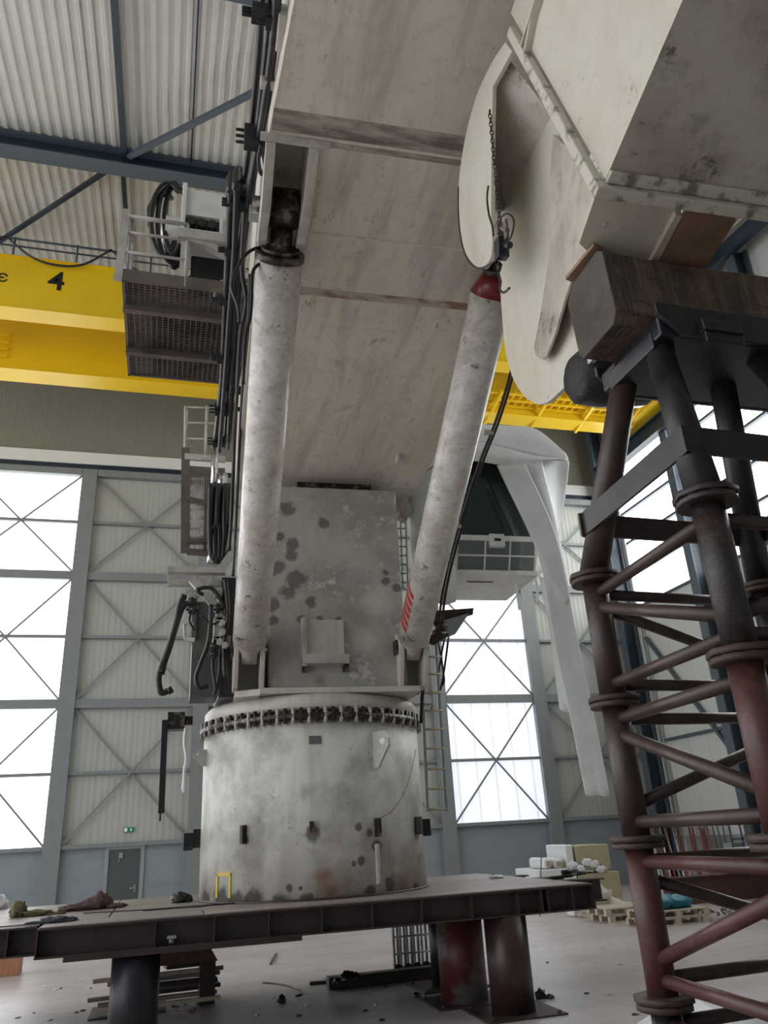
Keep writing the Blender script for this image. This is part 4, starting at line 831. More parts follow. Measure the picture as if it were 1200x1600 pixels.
for X, Y, r, m_, lab in legs:
    b = MB(); b.rod((X, Y, .02), (X, Y, ZBm), r, n=40); lo_ = build('leg', b, m_, tb, label=lab)
    b = MB(); b.box(X-.52, X+.52, Y-.45, Y+.45, 0, .02)
    if X > 0: build('base_plate', b, 'rustdark', lo_)
    else: build('base_plate', b, 'rustdark', lo_)
    if X > 0:
        for sx_ in (-.44, .44):
            for sy_ in (-.38, .38): b = MB(); b.rod((X+sx_, Y+sy_, .02), (X+sx_, Y+sy_, .05), .025, n=8); build('anchor_bolt', b, 'flange', lo_)

# ================================================================== LATTICE SUPPORT TOWER (right foreground)
SC = .76
def sc(p): return EYE+(V(p)-EYE)*SC
def zl(z): return 2.15+(z-2.15)*SC
tw = thing('support_tower', 'lattice crane stand of red-brown and black tubes holding the timber, right foreground', 'stand', (3.2, 3.5, 0))
FA, FB, FC = V((3.36, 5.42)), V((3.24, 3.78)), V((5.10, 5.53)); FD = FC+FB-FA
feet = {k: EYE.xy+(p-EYE.xy)*SC for k, p in dict(A=FA, B=FB, C=FC, D=FD).items()}
lv = [0, zl(0), zl(1), zl(2), zl(3), zl(4)]
rt_ = .078
def P3(k, z): return V((feet[k].x, feet[k].y, z))
def lmat(k, i):
    if k == 'A': return ['towerbrown', 'towerdark', 'towerred', 'towerbrown', 'towerbrown'][i]
    if k == 'B': return ['towerbrown', 'towerbrown', 'towerred', 'towerred', 'towerblack'][i]
    return ['towerbrown', 'towerbrown', 'towerbrown', 'towerdark', 'towerdark'][i]
for k in 'ABCD':
    for i in range(5):
        if lv[i+1]-lv[i] < .1: continue
        b = MB(); b.rod(P3(k, lv[i]+.03), P3(k, lv[i+1]-.03), rt_, n=28); build('leg', b, lmat(k, i), tw)
    for i in range(1, 6):
        for dz_ in (-.034, .0):
            b = MB(); n8 = 16 if dz_ else 8; b.rod(P3(k, lv[i]+dz_), P3(k, lv[i]+dz_+.03), .155-(.012 if dz_ else 0), n=n8)
            fl = build('flange', b, 'flange' if not (k == 'B' and i == 5) else 'towerblack', tw)
faces = [('A', 'B'), ('A', 'C'), ('B', 'D'), ('C', 'D')]
def brace(a, c, r, m_='towerbrown'):
    d = (c-a).normalized(); b = MB(); b.rod(a+d*.03, c-d*.03, r, n=18); build('cross_brace', b, m_, tw)
for i in range(5):
    z0, z1 = lv[i]+.1, lv[i+1]-.1
    if z1-z0 < .3: 
        continue
    for fi, (p, q_) in enumerate(faces):
        m_ = 'towerred' if (i == 2 and fi == 0) else 'towerbrown'
        brace(P3(p, z1), P3(q_, z1), .034, m_); brace(P3(p, z0), P3(q_, z0), .034, m_)
        s = (i+fi) % 2 == 0
        if fi == 0:
            # near side: slope follows the photograph module by module
            up_ = {1: False, 2: True, 3: False, 4: False}.get(i, True)
            a, c = (P3('A', z0+.08), P3('B', z1-.08)) if up_ else (P3('A', z1-.08), P3('B', z0+.08)); brace(a, c, .036, m_)
        elif s: brace(P3(p, z0+.08), P3(q_, z1-.08), .034)
        else: brace(P3(p, z1-.08), P3(q_, z0+.08), .034)
# upper splayed section converging to the cradle
zt_ = zl(5.45)
tops = {'A': V((2.66, 3.50, zt_)), 'B': V((2.70, 3.26, zt_)), 'C': V((3.30, 3.46, zt_)), 'D': V((3.34, 3.22, zt_))}
for k in 'ABCD':
    b = MB(); b.rod(P3(k, lv[5]+.02), tops[k]+V((0, 0, .12)), .088, .078, n=28); build('splayed_leg', b, 'towerdark' if k != 'A' else 'towerbrown', tw)
def mid(k, f, out=1.0): return P3(k, lv[5]).lerp(tops[k], f)
for (p, q_, m_) in (('A', 'B', 'towerdark'), ('B', 'D', 'towerdark'), ('A', 'C', 'towerbrown'), ('C', 'D', 'towerdark')):
    a, c = mid(p, .30), mid(q_, .30); d = (c-a).normalized(); cen = (tops['A']+tops['D'])/2; o_ = ((a+c)/2-cen); o_.z = 0; o_ = o_-d*o_.dot(d); o_ = o_.normalized()*.1
    b = MB(); b.bar(a+o_-d*.12, c+o_+d*.12, .02, .15); build('collar_strap', b, m_, tw)
# cradle
b = MB(); cx0, cx1, cy0, cy1 = 2.60, 3.9, 3.08, 3.72; z0, z1 = zt_+.02, zl(5.65)
b.box(cx0, cx1, cy0, cy1, z0, z1)
cr1 = build('cradle', b, 'blacksteel', tw, bevel=.015)
b = MB(); b.prism([(cx0-.02, cy0-.03, z1), (cx0+.12, cy0-.03, z0-.0), (cx1, cy0-.03, z0), (cx1, cy0-.03, z1+.07), (cx0-.02, cy0-.03, z1+.07)], (0, .03, 0)); build('cradle_cheek', b, 'blacksteel', cr1, bevel=.006)
b = MB(); b.prism([(cx0-.02, cy1, z1), (cx0+.12, cy1, z0-.0), (cx1, cy1, z0), (cx1, cy1, z1+.07), (cx0-.02, cy1, z1+.07)], (0, .03, 0)); build('cradle_cheek', b, 'blacksteel', cr1, bevel=.006)
b = MB(); a = PX(1090, 503, Y=3.04); c = PX(1160, 550, Y=3.04); b.box(a.x, c.x, 3.0, 3.05, c.z+.02, a.z-.0); b.box(a.x-.01, c.x+.0, 2.985, 3.05, (a.z+c.z)/2-.0, (a.z+c.z)/2+.015); build('packing_block', b, 'blacksteel', cr1, bevel=.006)
b = MB(); b.bar(tops['A']+V((-.02, .1, .02)), tops['B']+V((-.03, -.1, .04)), .16, .12); build('cradle_end_beam', b, 'blacksteel', cr1, bevel=.01)

# ---- timber
ty0, ty1 = 3.17, 3.63; tz0, tz1 = zl(5.66), zl(6.40)
txL = PX(955, 440, Y=ty0).x
b = MB(); nx = 40
prof = [(ty0+.0, tz0+.07), (ty0+.05, tz0), (ty1-.05, tz0), (ty1, tz0+.06), (ty1, tz1-.1), (ty1-.1, tz1), (ty0+.07, tz1), (ty0, tz1-.06)]
vs = []
for i in range(nx+1):
    X = txL+(4.9-txL)*i/nx
    for j, (yy, zz) in enumerate(prof):
        k = noise.noise(V((X*1.7, yy*3, zz*3)))*.018+noise.noise(V((X*6, yy*9, zz*9)))*.006
        sx_ = X if i else X-.01-.02*noise.noise(V((yy*9, zz*9, 1)))
        vs.append((sx_, yy+k*(1 if yy > 3.4 else -1), zz+k*.8*(1 if zz > 5 else -1) if zz > tz0+.001 else zz))
m = len(prof)
b.add(vs, [(i*m+j, i*m+(j+1) % m, (i+1)*m+(j+1) % m, (i+1)*m+j) for i in range(nx) for j in range(m)])
b.cm = 1; b.add(vs[:m], [tuple(range(m))[::-1]]); b.add(vs[-m:], [tuple(range(m))])
tm = build('timber_baulk', b, ['wood', 'woodend'], bevel=.006)
tag(tm, 'thick dark weathered timber baulk lying across the top of the black support tower', 'timber')

# ---- jib section in the right foreground
JC = LOC(PX(930, 300, Y=2.81)); uj = JC.x
ja = math.radians(16.2); E1 = V((0, -math.cos(ja), math.sin(ja))); E2 = V((0, math.sin(ja), math.cos(ja)))   # along the jib / up its end face, crane frame
def J(du, s, h): q = JC+V((du, 0, 0))+E1*s+E2*h; return W(*q)
ht = (PL(790, 65, u=uj)-JC).dot(E2); WJ = 1.9; LJ = (PL(1055, 0, u=uj)-JC).dot(E1)*1.5
jib = thing('crane_jib', 'cream painted box jib end with rounded hinge plates resting on the timber, right foreground', 'jib', J(0, 0, 0))
b = MB(); JW = [J(.06, .05, .06), J(WJ, .05, .06), J(WJ, LJ, .06), J(.06, LJ, .06), J(.06, .05, ht+.25), J(WJ, .05, ht+.25), J(WJ, LJ, ht+.25), J(.06, LJ, ht+.25)]
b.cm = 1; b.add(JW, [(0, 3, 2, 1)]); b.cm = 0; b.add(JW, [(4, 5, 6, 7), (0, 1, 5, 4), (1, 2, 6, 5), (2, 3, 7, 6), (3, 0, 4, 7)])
jb = build('box_section', b, ['jib', 'jibshade'], jib)
b = MB()
def jbox(mb, u0_, u1_, s0, s1, h0_, h1_): mb.hexa([J(u0_, s0, h0_), J(u1_, s0, h0_), J(u1_, s1, h0_), J(u0_, s1, h0_), J(u0_, s0, h1_), J(u1_, s0, h1_), J(u1_, s1, h1_), J(u0_, s1, h1_)])
jbox(b, 0, .06, -.035, .035, 0, ht+.02); jbox(b, .0, WJ, -.035, .035, -.01, .06); build('end_flange', b, 'jibedge', jb, bevel=.008)
b = MB(); jbox(b, -.0, .07, .02, 1.2, ht*.845, ht*.845+.02)
o = build('side_rib', b, 'jib', jb)
b = MB(); p1_ = W(*PL(822, 95, u=uj+.04)); p2_ = W(*PL(848, -40, u=uj+.04)); b.bar(p1_, p2_, .06, .02, (0, 1, 0)); build('side_rib', b, 'jib', jb)
b = MB(); jbox(b, .06, WJ, .035, .11, .035, .062); build('bottom_weld', b, 'jibedge', jb, bevel=.01)
# hinge plates
def plateu(name, pix, du, th, m_):
    mb = MB(); mb.prism([PLW(x, y, u=uj+du) for x, y in pix], UU*th); return build(name, mb, m_, jib, bevel=.004)
import itertools
def smooth(P, k=4, closed=True):
    out = []; n_ = len(P)
    for i in range(n_ if closed else n_-1):
        p0, p1, p2, p3 = [V((*P[(i+a) % n_ if closed else min(max(i+a, 0), n_-1)], 0)) for a in (-1, 0, 1, 2)]
        for j in range(k):
            t = j/k; q = .5*((2*p1)+(p2-p0)*t+(2*p0-5*p1+4*p2-p3)*t*t+(3*p1-p0-3*p2+p3)*t**3); out.append((q.x, q.y))
    if not closed: out.append(P[-1])
    return out
outer = smooth([(789, 66), (768, 98), (746, 145), (730, 200), (719, 262), (715, 320), (718, 362), (728, 397), (742, 415), (754, 418), (766, 404), (769, 380)], closed=False)
plateu('left_hinge_plate', outer+[(767, 330), (768, 200), (770, 135), (800, 80)], .02, .035, 'jib')
du2 = .42
lobe = smooth([(784, 330), (778, 380), (780, 430), (784, 490), (789, 545), (800, 588), (818, 618), (838, 631), (856, 628), (880, 607), (905, 584), (925, 562)], closed=False)
plateu('right_hinge_plate', lobe+[(945, 520), (945, 430), (950, 335), (930, 292), (900, 230), (862, 175), (815, 255)], du2, .04, 'jib')
# web between the plates (faces down towards the viewer)
mb = MB(); mb.prism([PLW(768, 135, u=uj+.05), PLW(789, 84, u=uj+.05), PLW(862, 180, u=uj+du2), PLW(785, 328, u=uj+du2), PLW(768, 326, u=uj+.05)], VV*.02); build('hinge_web', mb, 'jibshade', jib)  # shade brown is in the paint colour
# standing stiffener
vfin = PL(852, 400, u=uj+du2-.06).y
mb = MB(); fin = [(868, 210), (864, 260), (862, 400), (850, 480), (838, 545), (841, 556), (852, 562), (858, 556), (872, 520), (886, 470), (900, 430), (922, 395), (950, 350), (948, 322), (932, 297), (900, 240)]
fa, fb, fc = PLW(866, 215, u=uj+du2-.01), PLW(838, 555, u=uj+du2-.01), PLW(962, 345, u=uj+.2); fn = (fb-fa).cross(fc-fa).normalized()
mb.prism([PLANE(x, y, fa, fn) for x, y in fin], fn*.02*(1 if fn.y > 0 else -1)); build('standing_stiffener', mb, 'jibshade', jib, bevel=.003)  # same browned paint stands in for shade on this plate
# bottom pad plate that sits on the timber packing
zp_ = tz1+.045
mb = MB(); mb.prism([PX(935, 292, Z=zp_), PX(1070, 318, Z=zp_), PX(1010, 425, Z=zp_), PX(960, 420, Z=zp_), PX(925, 400, Z=zp_), PX(905, 380, Z=zp_)], (0, 0, .03)); build('bottom_pad', mb, 'jib', jib)
mb = MB(); c = PLW(905, 588, u=uj+du2+.02)
prof = [(0, 0), (.14, .0), (.19, .05), (.205, .2), (.2, .4), (.18, .55), (0, .6)]
nn_ = 28; vs = []
for r_, d_x in prof:
    for i in range(nn_):
        a = 2*PI*i/nn_; rr = r_*(1+.06*noise.noise(V((math.cos(a)*3, math.sin(a)*3, d_x*6))))
        vs.append(c+UU*(d_x-.05)+VV*(rr*math.cos(a))+V((0, 0, rr*math.sin(a))))
mb.add(vs, [(i*nn_+j, i*nn_+(j+1) % nn_, (i+1)*nn_+(j+1) % nn_, (i+1)*nn_+j) for i in range(len(prof)-1) for j in range(nn_)], True); build('wrapped_hinge_pin', mb, 'blackwrap', jib)

# plywood packing
b = MB(); zq = tz1+.004
b.prism([PX(1022, 425, Z=zq), PX(1088, 440, Z=zq), PX(1150, 345, Z=zq), PX(1072, 330, Z=zq)], (0, 0, .03))
tag(build('plywood_sheet', b, 'ply'), 'brown plywood sheet with a black smear packed between timber and jib, right', 'board')
b = MB(); b.prism([PX(1008, 425, Z=zq), PX(1020, 425, Z=zq), PX(1066, 338, Z=zq), (PX(1056, 336, Z=zq))], (0, 0, .045))
tag(build('wooden_batten', b, 'palewood'), 'thin wooden batten along the left edge of the plywood sheet on the timber', 'batten')
b = MB(); b.prism([PX(884, 437, Z=zq), PX(894, 441, Z=zq), PX(942, 390, Z=zq), PX(928, 384, Z=zq)], (0, 0, .025))
tag(build('plywood_strip', b, 'ply'), 'thin board strip jutting out over the left end of the timber', 'board')

# ---- chain hoist hanging beside the jib
hu = uj-.06
ch = thing('chain_hoist', 'black lever chain hoist with chain and hook hanging in front of the hinge plates', 'hoist', PLW(786, 380, u=hu))
a, c = PLW(765, 172, u=hu), PLW(781, 346, u=hu); n_ = 26; mb = MB(); d = (c-a)/n_
for k in range(n_):
    m0 = a+d*(k+.5); dn = d.normalized(); s_ = UU if k % 2 else VV; s_ = (s_-dn*s_.dot(dn)).normalized(); L_ = d.length*.62
    pts = [m0+dn*(L_*math.cos(t_))+s_*(.013*math.sin(t_)) for t_ in [2*PI*j/10 for j in range(11)]]; mb.tube(pts, .0045, n=5, k=1)
build('chain', mb, 'greasy', ch)
mb = MB(); p = PLW(786, 368, u=hu); q_ = PLW(785, 412, u=hu)
mb.bar(PLW(784, 372, u=hu), PLW(785, 404, u=hu), .085, .075); mb.bar(PLW(776, 376, u=hu-.03), PLW(777, 398, u=hu-.03), .03, .05); mb.rod(PLW(790, 383, u=hu), PLW(797, 383, u=hu), .025); build('hoist_body', mb, 'blacksteel', ch, bevel=.008)
mb = MB(); mb.bar(PLW(781, 348, u=hu), PLW(784, 366, u=hu), .07, .03); mb.rod(PLW(775, 354, u=hu), PLW(793, 360, u=hu), .018); mb.bar(PLW(789, 345, u=hu), PLW(792, 372, u=hu), .02, .05); build('top_bracket', mb, 'grating', ch, bevel=.004)
mb = MB(); mb.tube([PLW(x, y, u=hu) for x, y in [(781, 408), (779, 425), (782, 440), (781, 452), (786, 457), (791, 455), (796, 450)]], .009); mb.rod(PLW(780, 413, u=hu), PLW(780, 424, u=hu), .025, .012); build('hook', mb, 'greasy', ch)
mb = MB(); mb.tube([PLW(x, y, u=hu-.02) for x, y in [(780, 352), (783, 340), (791, 334), (800, 338), (803, 350), (799, 368), (794, 378)]], .007); mb.tube([PLW(x, y, u=hu-.02) for x, y in [(763, 290), (761, 310), (764, 335), (769, 352), (771, 368)]], .008)
mb.tube([PLW(x, y, u=hu-.02) for x, y in [(716, 292), (716, 330), (719, 365), (725, 392), (734, 410), (747, 419), (760, 416), (772, 408), (779, 402)]], .007); build('control_cable', mb, 'black', ch)

# ================================================================== THINGS ON THE PLATFORM
ZD = ZT+.014
def heap(name, label, cat, x, y, m_, pieces, z=ZD, seed=0):
    c = PX(x, y, Z=z); mb = MB(); random.seed(seed)
    for k, (dx, dy, rx, ry, rz) in enumerate(pieces): mb.blob(c+V((dx, dy, 0)), rx, ry, rz, seed+k, .5)
    return tag(build(name, mb, m_), label, cat)
heap('rag_heap', 'crumpled brown and grey rags on the platform in front of the grey door', 'rags', 142, 1421, 'cloth1', [(0, 0, .2, .15, .09), (-.28, .0, .14, .12, .05), (.12, .05, .15, .12, .12), (.33, 0, .14, .1, .035), (-.15, -.05, .12, .1, .04)], seed=2)
heap('rag_heap', 'olive and pale yellow rag at the far left of the platform', 'rags', 27, 1433, 'cloth2', [(0, 0, .1, .1, .12), (.22, 0, .2, .12, .045), (.45, 0, .14, .1, .02)], seed=5)
heap('work_glove', 'dark grey work glove hanging over the left edge of the front beam', 'glove', 85, 1441, 'cloth3', [(0, 0, .16, .1, .04), (-.2, -.05, .12, .06, .02), (.16, .02, .1, .08, .03)], seed=8)
heap('black_bag', 'small black bag beside the foot of the pedestal, left', 'bag', 281, 1410, 'black', [(0, 0, .12, .1, .09), (.1, 0, .08, .08, .06)], seed=9)
heap('cloth_bundle', 'white and red cloth bundle at the left end of the platform', 'cloth', 1, 1420, 'plastic', [(0, 0, .1, .1, .12)], seed=19)
t = thing('hand_tools', 'dark hand tools piled on the right end of the platform', 'tools', PX(890, 1372, Z=ZD))
c = PX(890, 1373, Z=ZD)
for k, (a0, a1, r_) in enumerate([((-.3, 0), (.1, .1), .02), ((-.2, -.1), (.3, .05), .015), ((0, .1), (.35, -.1), .018), ((-.1, 0), (.2, .12), .03)]):
    mb = MB(); mb.rod(c+V((*a0, .03+.02*k)), c+V((*a1, .03+.02*k)), r_); build('tool', mb, 'greasy', t)
b = MB(); c = PX(776, 1372, Z=ZD); b.blob(c, .12, .08, .03, 3, .4); tag(build('crumpled_paper', b, 'plastic'), 'small white crumpled paper on the right side of the platform deck', 'paper')
# plastic strip beside the pedestal
b = MB(); b.tube([PX(x, y, Y=12.0) for x, y in [(290, 1138), (288, 1160), (291, 1185), (288, 1205), (288, 1232)]], .022); b.blob(PX(288, 1228, Y=12.0), .035, .02, .1, 4, .5, flat=False)
tag(build('plastic_strip', b, 'plastic'), 'thin white plastic strip hanging from the bracket left of the pedestal', 'plastic strip')

# ================================================================== FLOOR CLUTTER
random.seed(11)
t = thing('scrap_stack', 'stack of brown steel plates and planks on the floor behind the left leg', 'stack', PX(285, 1570, Z=0))
c = PX(290, 1580, Z=0)
for k, (x0, y0_, x1, y1_, w, z, m_) in enumerate([(-.5, 0, .45, .05, .25, .3, 'rustdark'), (-1.1, .1, .5, .2, .12, .36, 'deck'), (-.3, .2, .4, .3, .3, .5, 'legred'), (-1.2, -.1, .45, 0, .1, .14, 'deck'), (-1.2, -.2, .5, -.1, .08, .08, 'palewood'), (-.4, .2, .5, .3, .3, .2, 'rustdark'), (-1.3, .05, .55, .18, .09, .42, 'palewood'), (-1.35, 0, .2, .2, .1, .2, 'deck')]):
    mb = MB(); mb.bar(c+V((x0, y0_+.4, z)), c+V((x1, y1_+.4, z)), w, .05); build('plank', mb, m_, t)
mb = MB(); mb.box(c.x+.2, c.x+.42, c.y+.3, c.y+.9, 0, .55); build('trestle', mb, 'rustdark', t)
mb = MB(); mb.prism([(c.x-.6, c.y+.3, .55), (c.x+.45, c.y+.3, .55), (c.x+.3, c.y+.3, .78), (c.x-.6, c.y+.3, .78)], (0, .8, 0)); build('brown_box', mb, 'towerred', t)
for k in range(11):
    x_, y_ = random.uniform(270, 335), random.uniform(1566, 1585); p = PX(x_, y_, Z=0); mb = MB(); a = random.uniform(0, 3); L_ = random.uniform(.03, .09); mb.bar(p+V((-L_*math.cos(a), -L_*math.sin(a), .012)), p+V((L_*math.cos(a), L_*math.sin(a), .012+.02*random.random())), .03, .02)
    tag(build('metal_offcut', mb, 'deck'), 'small metal offcut lying in front of the scrap stack', 'offcut', 'metal offcuts by the scrap stack')
b = MB(); a, c = PX(0, 1527, Z=0), PX(37, 1516, Z=0); b.box(a.x-1.0, c.x, a.y, a.y+.5, 0, 1.0*(a.y/18)*.62)
tag(build('wooden_crate', b, 'orangewood', bevel=.01), 'orange-brown wooden crate on the floor at the far left, behind the platform', 'crate')
# black beam with debris
b = MB(); a, c = PX(515, 1549, Z=0), PX(700, 1528, Z=0); b.bar(a+V((0, .15, .09)), c+V((.6, .15, .09)), .22, .16)
tag(build('steel_bar', b, 'rustdark', bevel=.01), 'dark square steel bar lying on the floor under the platform', 'bar')
b = MB(); a, c = PX(484, 1539, Z=0), PX(575, 1533, Z=0); b.bar(a+V((0, 0, .02)), c+V((.6, 0, .02)), .07, .05); tag(build('steel_flat', b, 'blacksteel'), 'thin dark steel flat sticking out left from behind the square bar', 'bar')
heap('debris_heap', 'dark scrap heap lying on the square steel bar', 'debris', 545, 1537, 'blacksteel', [(0, .1, .12, .1, .09), (-.12, .1, .1, .08, .05), (.12, .1, .09, .08, .08)], z=.17, seed=21)
heap('metal_lump', 'dark metal lump on the bare floor left of the square bar', 'lump', 440, 1566, 'greasy', [(0, 0, .06, .05, .06)], z=0, seed=22)
heap('metal_lump', 'small dark lump on the floor just left of the right legs', 'lump', 652, 1558, 'greasy', [(0, 0, .06, .05, .04)], z=0, seed=23)
heap('wire_tangle', 'tangle of dark wire and chips beside the front right leg', 'wire', 845, 1560, 'greasy', [(0, 0, .07, .06, .07), (.12, -.05, .06, .05, .03)], z=0, seed=24)
b = MB(); b.tube([PX(x, y, Z=.012) for x, y in [(410, 1535), (440, 1538), (465, 1545), (472, 1552), (462, 1556)]], .012); tag(build('loose_cable', b, 'greasy'), 'loose curved cable on the floor in the middle under the platform', 'cable')
b = MB(); b.bar(PX(423, 1506, Z=.02), PX(432, 1490, Z=.02), .03, .03); tag(build('thin_rod', b, 'greasy'), 'short thin rod lying on the pale floor seen under the platform beam', 'rod')
for k in range(26):
    x_, y_ = random.choice([(random.uniform(400, 640), random.uniform(1500, 1595)), (random.uniform(850, 1010), random.uniform(1480, 1595)), (random.uniform(20, 160), random.uniform(1530, 1595))])
    p = PX(x_, y_, Z=0); mb = MB(); mb.blob(p, random.uniform(.015, .045), random.uniform(.015, .04), .012, k, .6)
    w_ = random.random() < .45; tag(build('floor_litter', mb, 'plastic' if w_ else 'greasy'), ('scrap of white litter' if w_ else 'dark crumb of debris')+' scattered on the open concrete floor', 'litter', 'white litter on the floor' if w_ else 'dark litter on the floor')
# bottle rack
t = thing('cylinder_trolley', 'rack of upright grey pipes on a trolley under the platform, left of the rear leg', 'trolley', PX(648, 1524, Z=0))
c = PX(640, 1524, Z=0); mb = MB()
for dx in (0, .12, .24, .36, .5):
    for dy in (0, .25): mb.rod((c.x-.12+dx, c.y+.2+dy, .08), (c.x-.12+dx, c.y+.2+dy, 1.0), .025)
build('upright_pipes', mb, 'galv', t)
mb = MB(); mb.tube([(c.x-.2, c.y+.15, .1), (c.x-.2, c.y+.15, .7), (c.x-.14, c.y+.15, .85), (c.x+.5, c.y+.15, .87)], .025)
for z in (.3, .55): mb.rod((c.x-.2, c.y+.15, z), (c.x+.5, c.y+.15, z), .015)
build('frame', mb, 'galv', t)
mb = MB()
for dx in (-.14, .02, .18, .34): mb.rod((c.x+dx, c.y+.1, .08), (c.x+dx, c.y+.16, .08), .08)
build('castors', mb, 'black', t)

# right background: insulation, pallets, rods
def onf(x, y, Y): return PX(x, y, Y=Y)
def pbox(name, label, cat, xa, ya, xb, yb, Y, dep, m_, bev=.02, parent=None, grp=None):
    a, c = onf(xa, ya, Y), onf(xb, yb, Y); b = MB(); b.box(min(a.x, c.x), max(a.x, c.x), Y, Y+dep, min(a.z, c.z), max(a.z, c.z)); o = build(name, b, m_, parent, bevel=bev)
    if parent is None: tag(o, label, cat, grp)
    return o
Yi = 21.0
a = onf(842, 1358, Yi); f0 = onf(905, 1395, Yi).z
pbox('insulation_pack', 'large beige insulation block wrapped in torn plastic, top of the stack at back right', 'insulation', 898, 1322, 956, 1358, Yi, 1.6, 'insul')
b = MB(); a, c = onf(902, 1357, Yi), onf(964, 1357, Yi); b.box(a.x, c.x+.05, Yi, Yi+1.6, .0, a.z-.14); tag(build('insulation_pack', b, 'insul', bevel=.02), 'beige insulation packs at the bottom right of the wrapped stack', 'insulation')
b = MB(); a, c = onf(840, 1358, Yi), onf(900, 1358, Yi); b.box(a.x, c.x, Yi, Yi+1.5, .02, a.z-.02); tag(build('insulation_pack', b, 'plastic', bevel=.03), 'white wrapped insulation pack at the bottom left of the stack', 'insulation')
for k, (xa, xb, lab) in enumerate([(849, 864, 'small round-cornered insulation roll wrapped in white, leftmost on the stack'), (865, 882, 'small insulation roll wrapped in white, second from left on the stack')]):
    a, c = onf(xa, 1341, Yi), onf(xb, 1357, Yi); t = thing('insulation_roll', lab, 'insulation', ((a.x+c.x)/2, Yi, c.z))
    b = MB(); b.box(a.x, c.x, Yi, Yi+1, c.z, a.z); build('wrap', b, 'plastic', t, bevel=.08); b = MB(); b.box(a.x+.06, c.x-.06, Yi-.02, Yi, c.z+.05, a.z-.08); build('core', b, 'insul', t)
pbox('plastic_wrapped_pack', 'tall white plastic wrapped pack standing beside the beige insulation block', 'pack', 882, 1320, 899, 1357, Yi, 1.2, 'plastic', .04)
b = MB(); a = onf(925, 1324, Yi-.05)
for k in range(5): b.blob(onf(895+k*11, 1352+6*math.sin(k*2), Yi-.03), .16, .03, .09, 30+k, .6, flat=False)
tag(build('torn_plastic_film', b, 'plastic'), 'torn white plastic film draped over the front of the insulation stack', 'plastic film')
c = PX(965, 1420, Z=0); b = MB(); b.blob(V((c.x, 17.6, 0)), .42, .3, .42, 41, .7); b.blob(V((c.x+.45, 17.4, 0)), .35, .3, .22, 42, .7); b.blob(V((c.x-.3, 17.5, 0)), .25, .25, .16, 43, .7)
ob = tag(build('plastic_bag_heap', b, 'plasticbeige'), 'big crumpled translucent plastic bag heap behind the right end of the platform', 'plastic bags')
c0 = onf(962, 1420, 18.3); ob.location = V((c0.x+.25, 19.3, .0))
def pallet(label, X, Y, z, sx_=1.2, sy_=.9, m_='palewood'):
    t = thing('pallet', label, 'pallet', (X, Y, z), 'pallets at the back right')
    g = MB()
    for k in range(5): g.box(X-sx_/2, X+sx_/2, Y-sy_/2+k*sy_/5, Y-sy_/2+k*sy_/5+sy_/6.5, z+.12, z+.145)
    build('top_boards', g, m_, t)
    g = MB()
    for i in (-1, 0, 1):
        for j in (-1, 0, 1): g.box(X+i*(sx_/2-.07)-.07, X+i*(sx_/2-.07)+.07, Y+j*(sy_/2-.05)-.05, Y+j*(sy_/2-.05)+.05, z+.022, z+.12)
    build('blocks', g, m_, t)
    g = MB()
    for j in (-1, 0, 1): g.box(X-sx_/2, X+sx_/2, Y+j*(sy_/2-.05)-.05, Y+j*(sy_/2-.05)+.05, z, z+.022)
    build('bottom_boards', g, m_, t); return t
p = PX(985, 1438, Z=0); pallet('pale wooden pallet at the bottom behind the tower leg, left of the teal bundle', p.x, p.y+.3, 0); pallet('pale wooden pallet topmost of the pair left of the teal bundle', p.x-.08, p.y+.3, .15)
p2 = PX(1062, 1444, Z=0); pallet('wooden pallet at the bottom under the teal bundle', p2.x-.1, p2.y+.3, 0, 1.5); pallet('wooden pallet directly carrying the teal bundle', p2.x-.05, p2.y+.3, .15, 1.5)
b = MB(); b.blob(V((p2.x-.3, p2.y+.3, .3)), .42, .35, .19, 51, .3); b.blob(V((p2.x+.15, p2.y+.3, .3)), .4, .33, .17, 52, .3); tag(build('tarpaulin_bundle', b, 'teal'), 'rolled teal blue tarpaulin bundle lying on the pallets', 'tarpaulin')
p3 = PX(925, 1430, Z=0)
for k in range(3):
    b = MB(); b.box(p3.x-.5+k*.45, p3.x-.5+k*.45+.38, p3.y, p3.y+.4, 0, .3-.05*k); tag(build('white_packet', b, 'plastic', bevel=.04), ['white wrapped packet on the floor, leftmost of three under the platform end', 'white wrapped packet on the floor, middle of three under the platform end', 'white wrapped packet on the floor, rightmost of three under the platform end'][k], 'packet')
# leaning bars
cols = ['plastic', 'palewood', 'redpaint', 'plastic', 'redpaint', 'palewood', 'plastic', 'redpaint', 'galv', 'plastic', 'redpaint', 'redpaint', 'palewood', 'redpaint', 'redpaint', 'redpaint', 'roofgrey', 'roofgrey', 'roofgrey', 'roofgrey']
nm_ = {'plastic': 'white', 'palewood': 'pale wooden', 'redpaint': 'red', 'galv': 'galvanised', 'roofgrey': 'dark grey'}
for k, m_ in enumerate(cols):
    xb_ = 1012+k*6.2+random.uniform(-2, 2) if m_ != 'roofgrey' else 1100+(k-16)*9; 
    P1 = PX(xb_+random.uniform(-8, 3), 1276+random.uniform(-8, 14), Y=27.5)
    if P1.x > 18.45: P1 = PX(xb_, 1280+random.uniform(-6, 14), X=18.45)
    P0 = PX(xb_+random.uniform(14, 30), (1397 if m_ != 'roofgrey' else 1384)+random.uniform(-4, 6), Z=.02)
    b = MB(); b.rod(P0, P1, .022 if m_ != 'redpaint' else .035, n=8); tag(build('leaning_bar', b, m_), nm_[m_]+' bar leaning against the wall rack behind the tower leg', 'bar', nm_[m_]+' leaning bars at the back right')
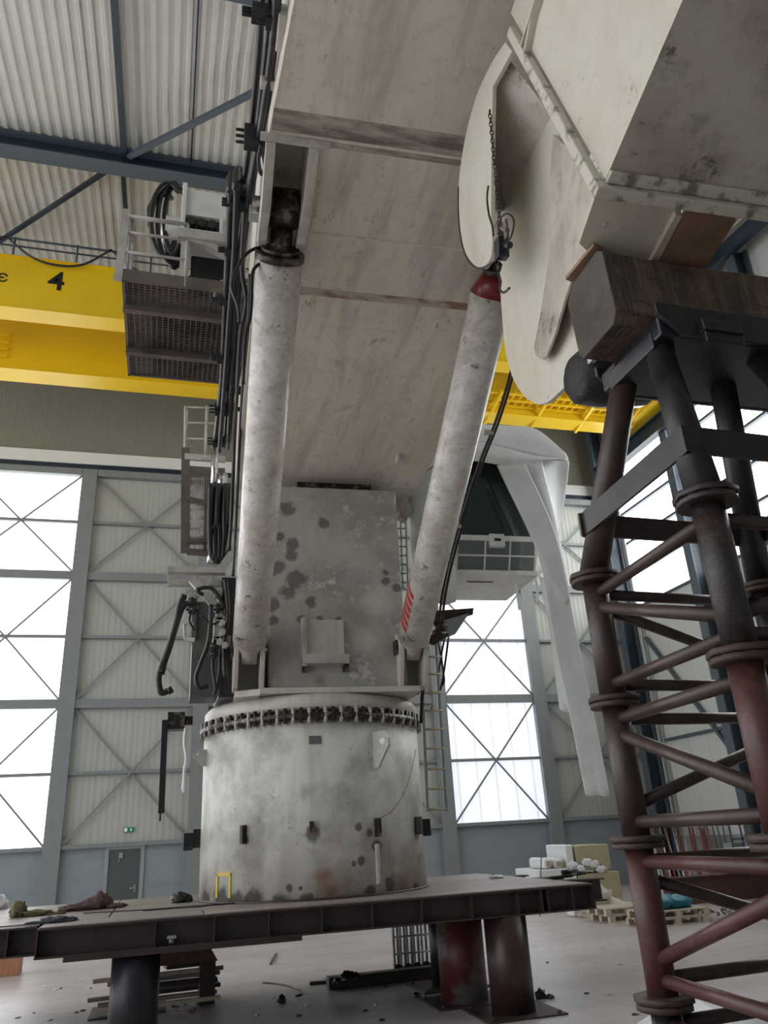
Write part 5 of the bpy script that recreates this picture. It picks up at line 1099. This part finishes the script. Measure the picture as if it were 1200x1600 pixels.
b = MB(); b.rod(V((PX(838, 1385, Y=20.4).x, 20.4, 0)), PX(846, 1325, Y=20.9), .015); tag(build('thin_pole', b, 'roofgrey'), 'thin dark pole standing left of the insulation stack', 'pole')
# red beam and rack
b = MB(); a, c = PX(1088, 1420, Z=0), PX(1290, 1412, Z=0); b.box(a.x, c.x+1, a.y+1, a.y+1.3, .0, .62); b.box(a.x, c.x+1, a.y+.9, a.y+1.4, .62, .66)
tag(build('red_steel_beam', b, 'towerred'), 'long low red-brown steel beam on the floor at the far right', 'beam')
t = thing('wall_rack', 'grey gridded rack with bottles and blue shelf at the far right wall', 'rack', PX(1165, 1380, Y=21))
a, c = PX(1138, 1288, Y=21), PX(1215, 1330, Y=21); g = MB()
for k in range(5): x_ = a.x+(c.x-a.x)*k/4; g.box(x_-.02, x_+.02, 20.98, 21.02, c.z-1.5, a.z)
for z in (a.z, (a.z+c.z)/2, c.z): g.box(a.x, c.x, 20.98, 21.02, z-.02, z+.02)
build('frame', g, 'roofgrey', t)
g = MB(); g.box(a.x+.05, a.x+.5, 21.1, 21.5, c.z-.1, c.z+.3); build('white_box', g, 'galv', t)
g = MB(); zz = PX(1165, 1375, Y=21).z; g.box(a.x+.3, c.x, 20.9, 21.4, zz-.1, zz+.25); build('blue_shelf', g, 'greyblue', t)
b = MB(); 
for k in range(7): b.tube([PX(1085+k*9+random.uniform(-4, 4), 1425+random.uniform(-8, 5), Z=.05+.2*random.random()) for _ in range(4)], .02)
tag(build('cable_tangle', b, 'grating', None), 'tangle of grey cable and scrap on the floor right of the teal bundle', 'cable')
# white sacks at the bottom right inside the tower
b = MB(); p = PX(1150, 1597, Z=.35)
b.blob(V((p.x, p.y+.3, .0)), .9, .5, .28, 61, .35); tag(build('white_sack', b, 'plastic'), 'pale crumpled sack on the floor inside the foot of the tower, bottom right', 'sack')

# ================================================================== LIGHT
w = bpy.data.worlds.new('world'); S.world = w; w.use_nodes = True; nt = w.node_tree; bg = nt.nodes['Background']
bg.inputs['Color'].default_value = (.93, .95, 1.0, 1); bg.inputs['Strength'].default_value = 1.8
S.view_settings.view_transform = 'Standard'; S.view_settings.look = 'None'; S.view_settings.gamma = 1; S.view_settings.use_curve_mapping = False
S.view_settings.exposure = 0.3
for o in list(bpy.data.objects):
    if '_w' in o: del o['_w']
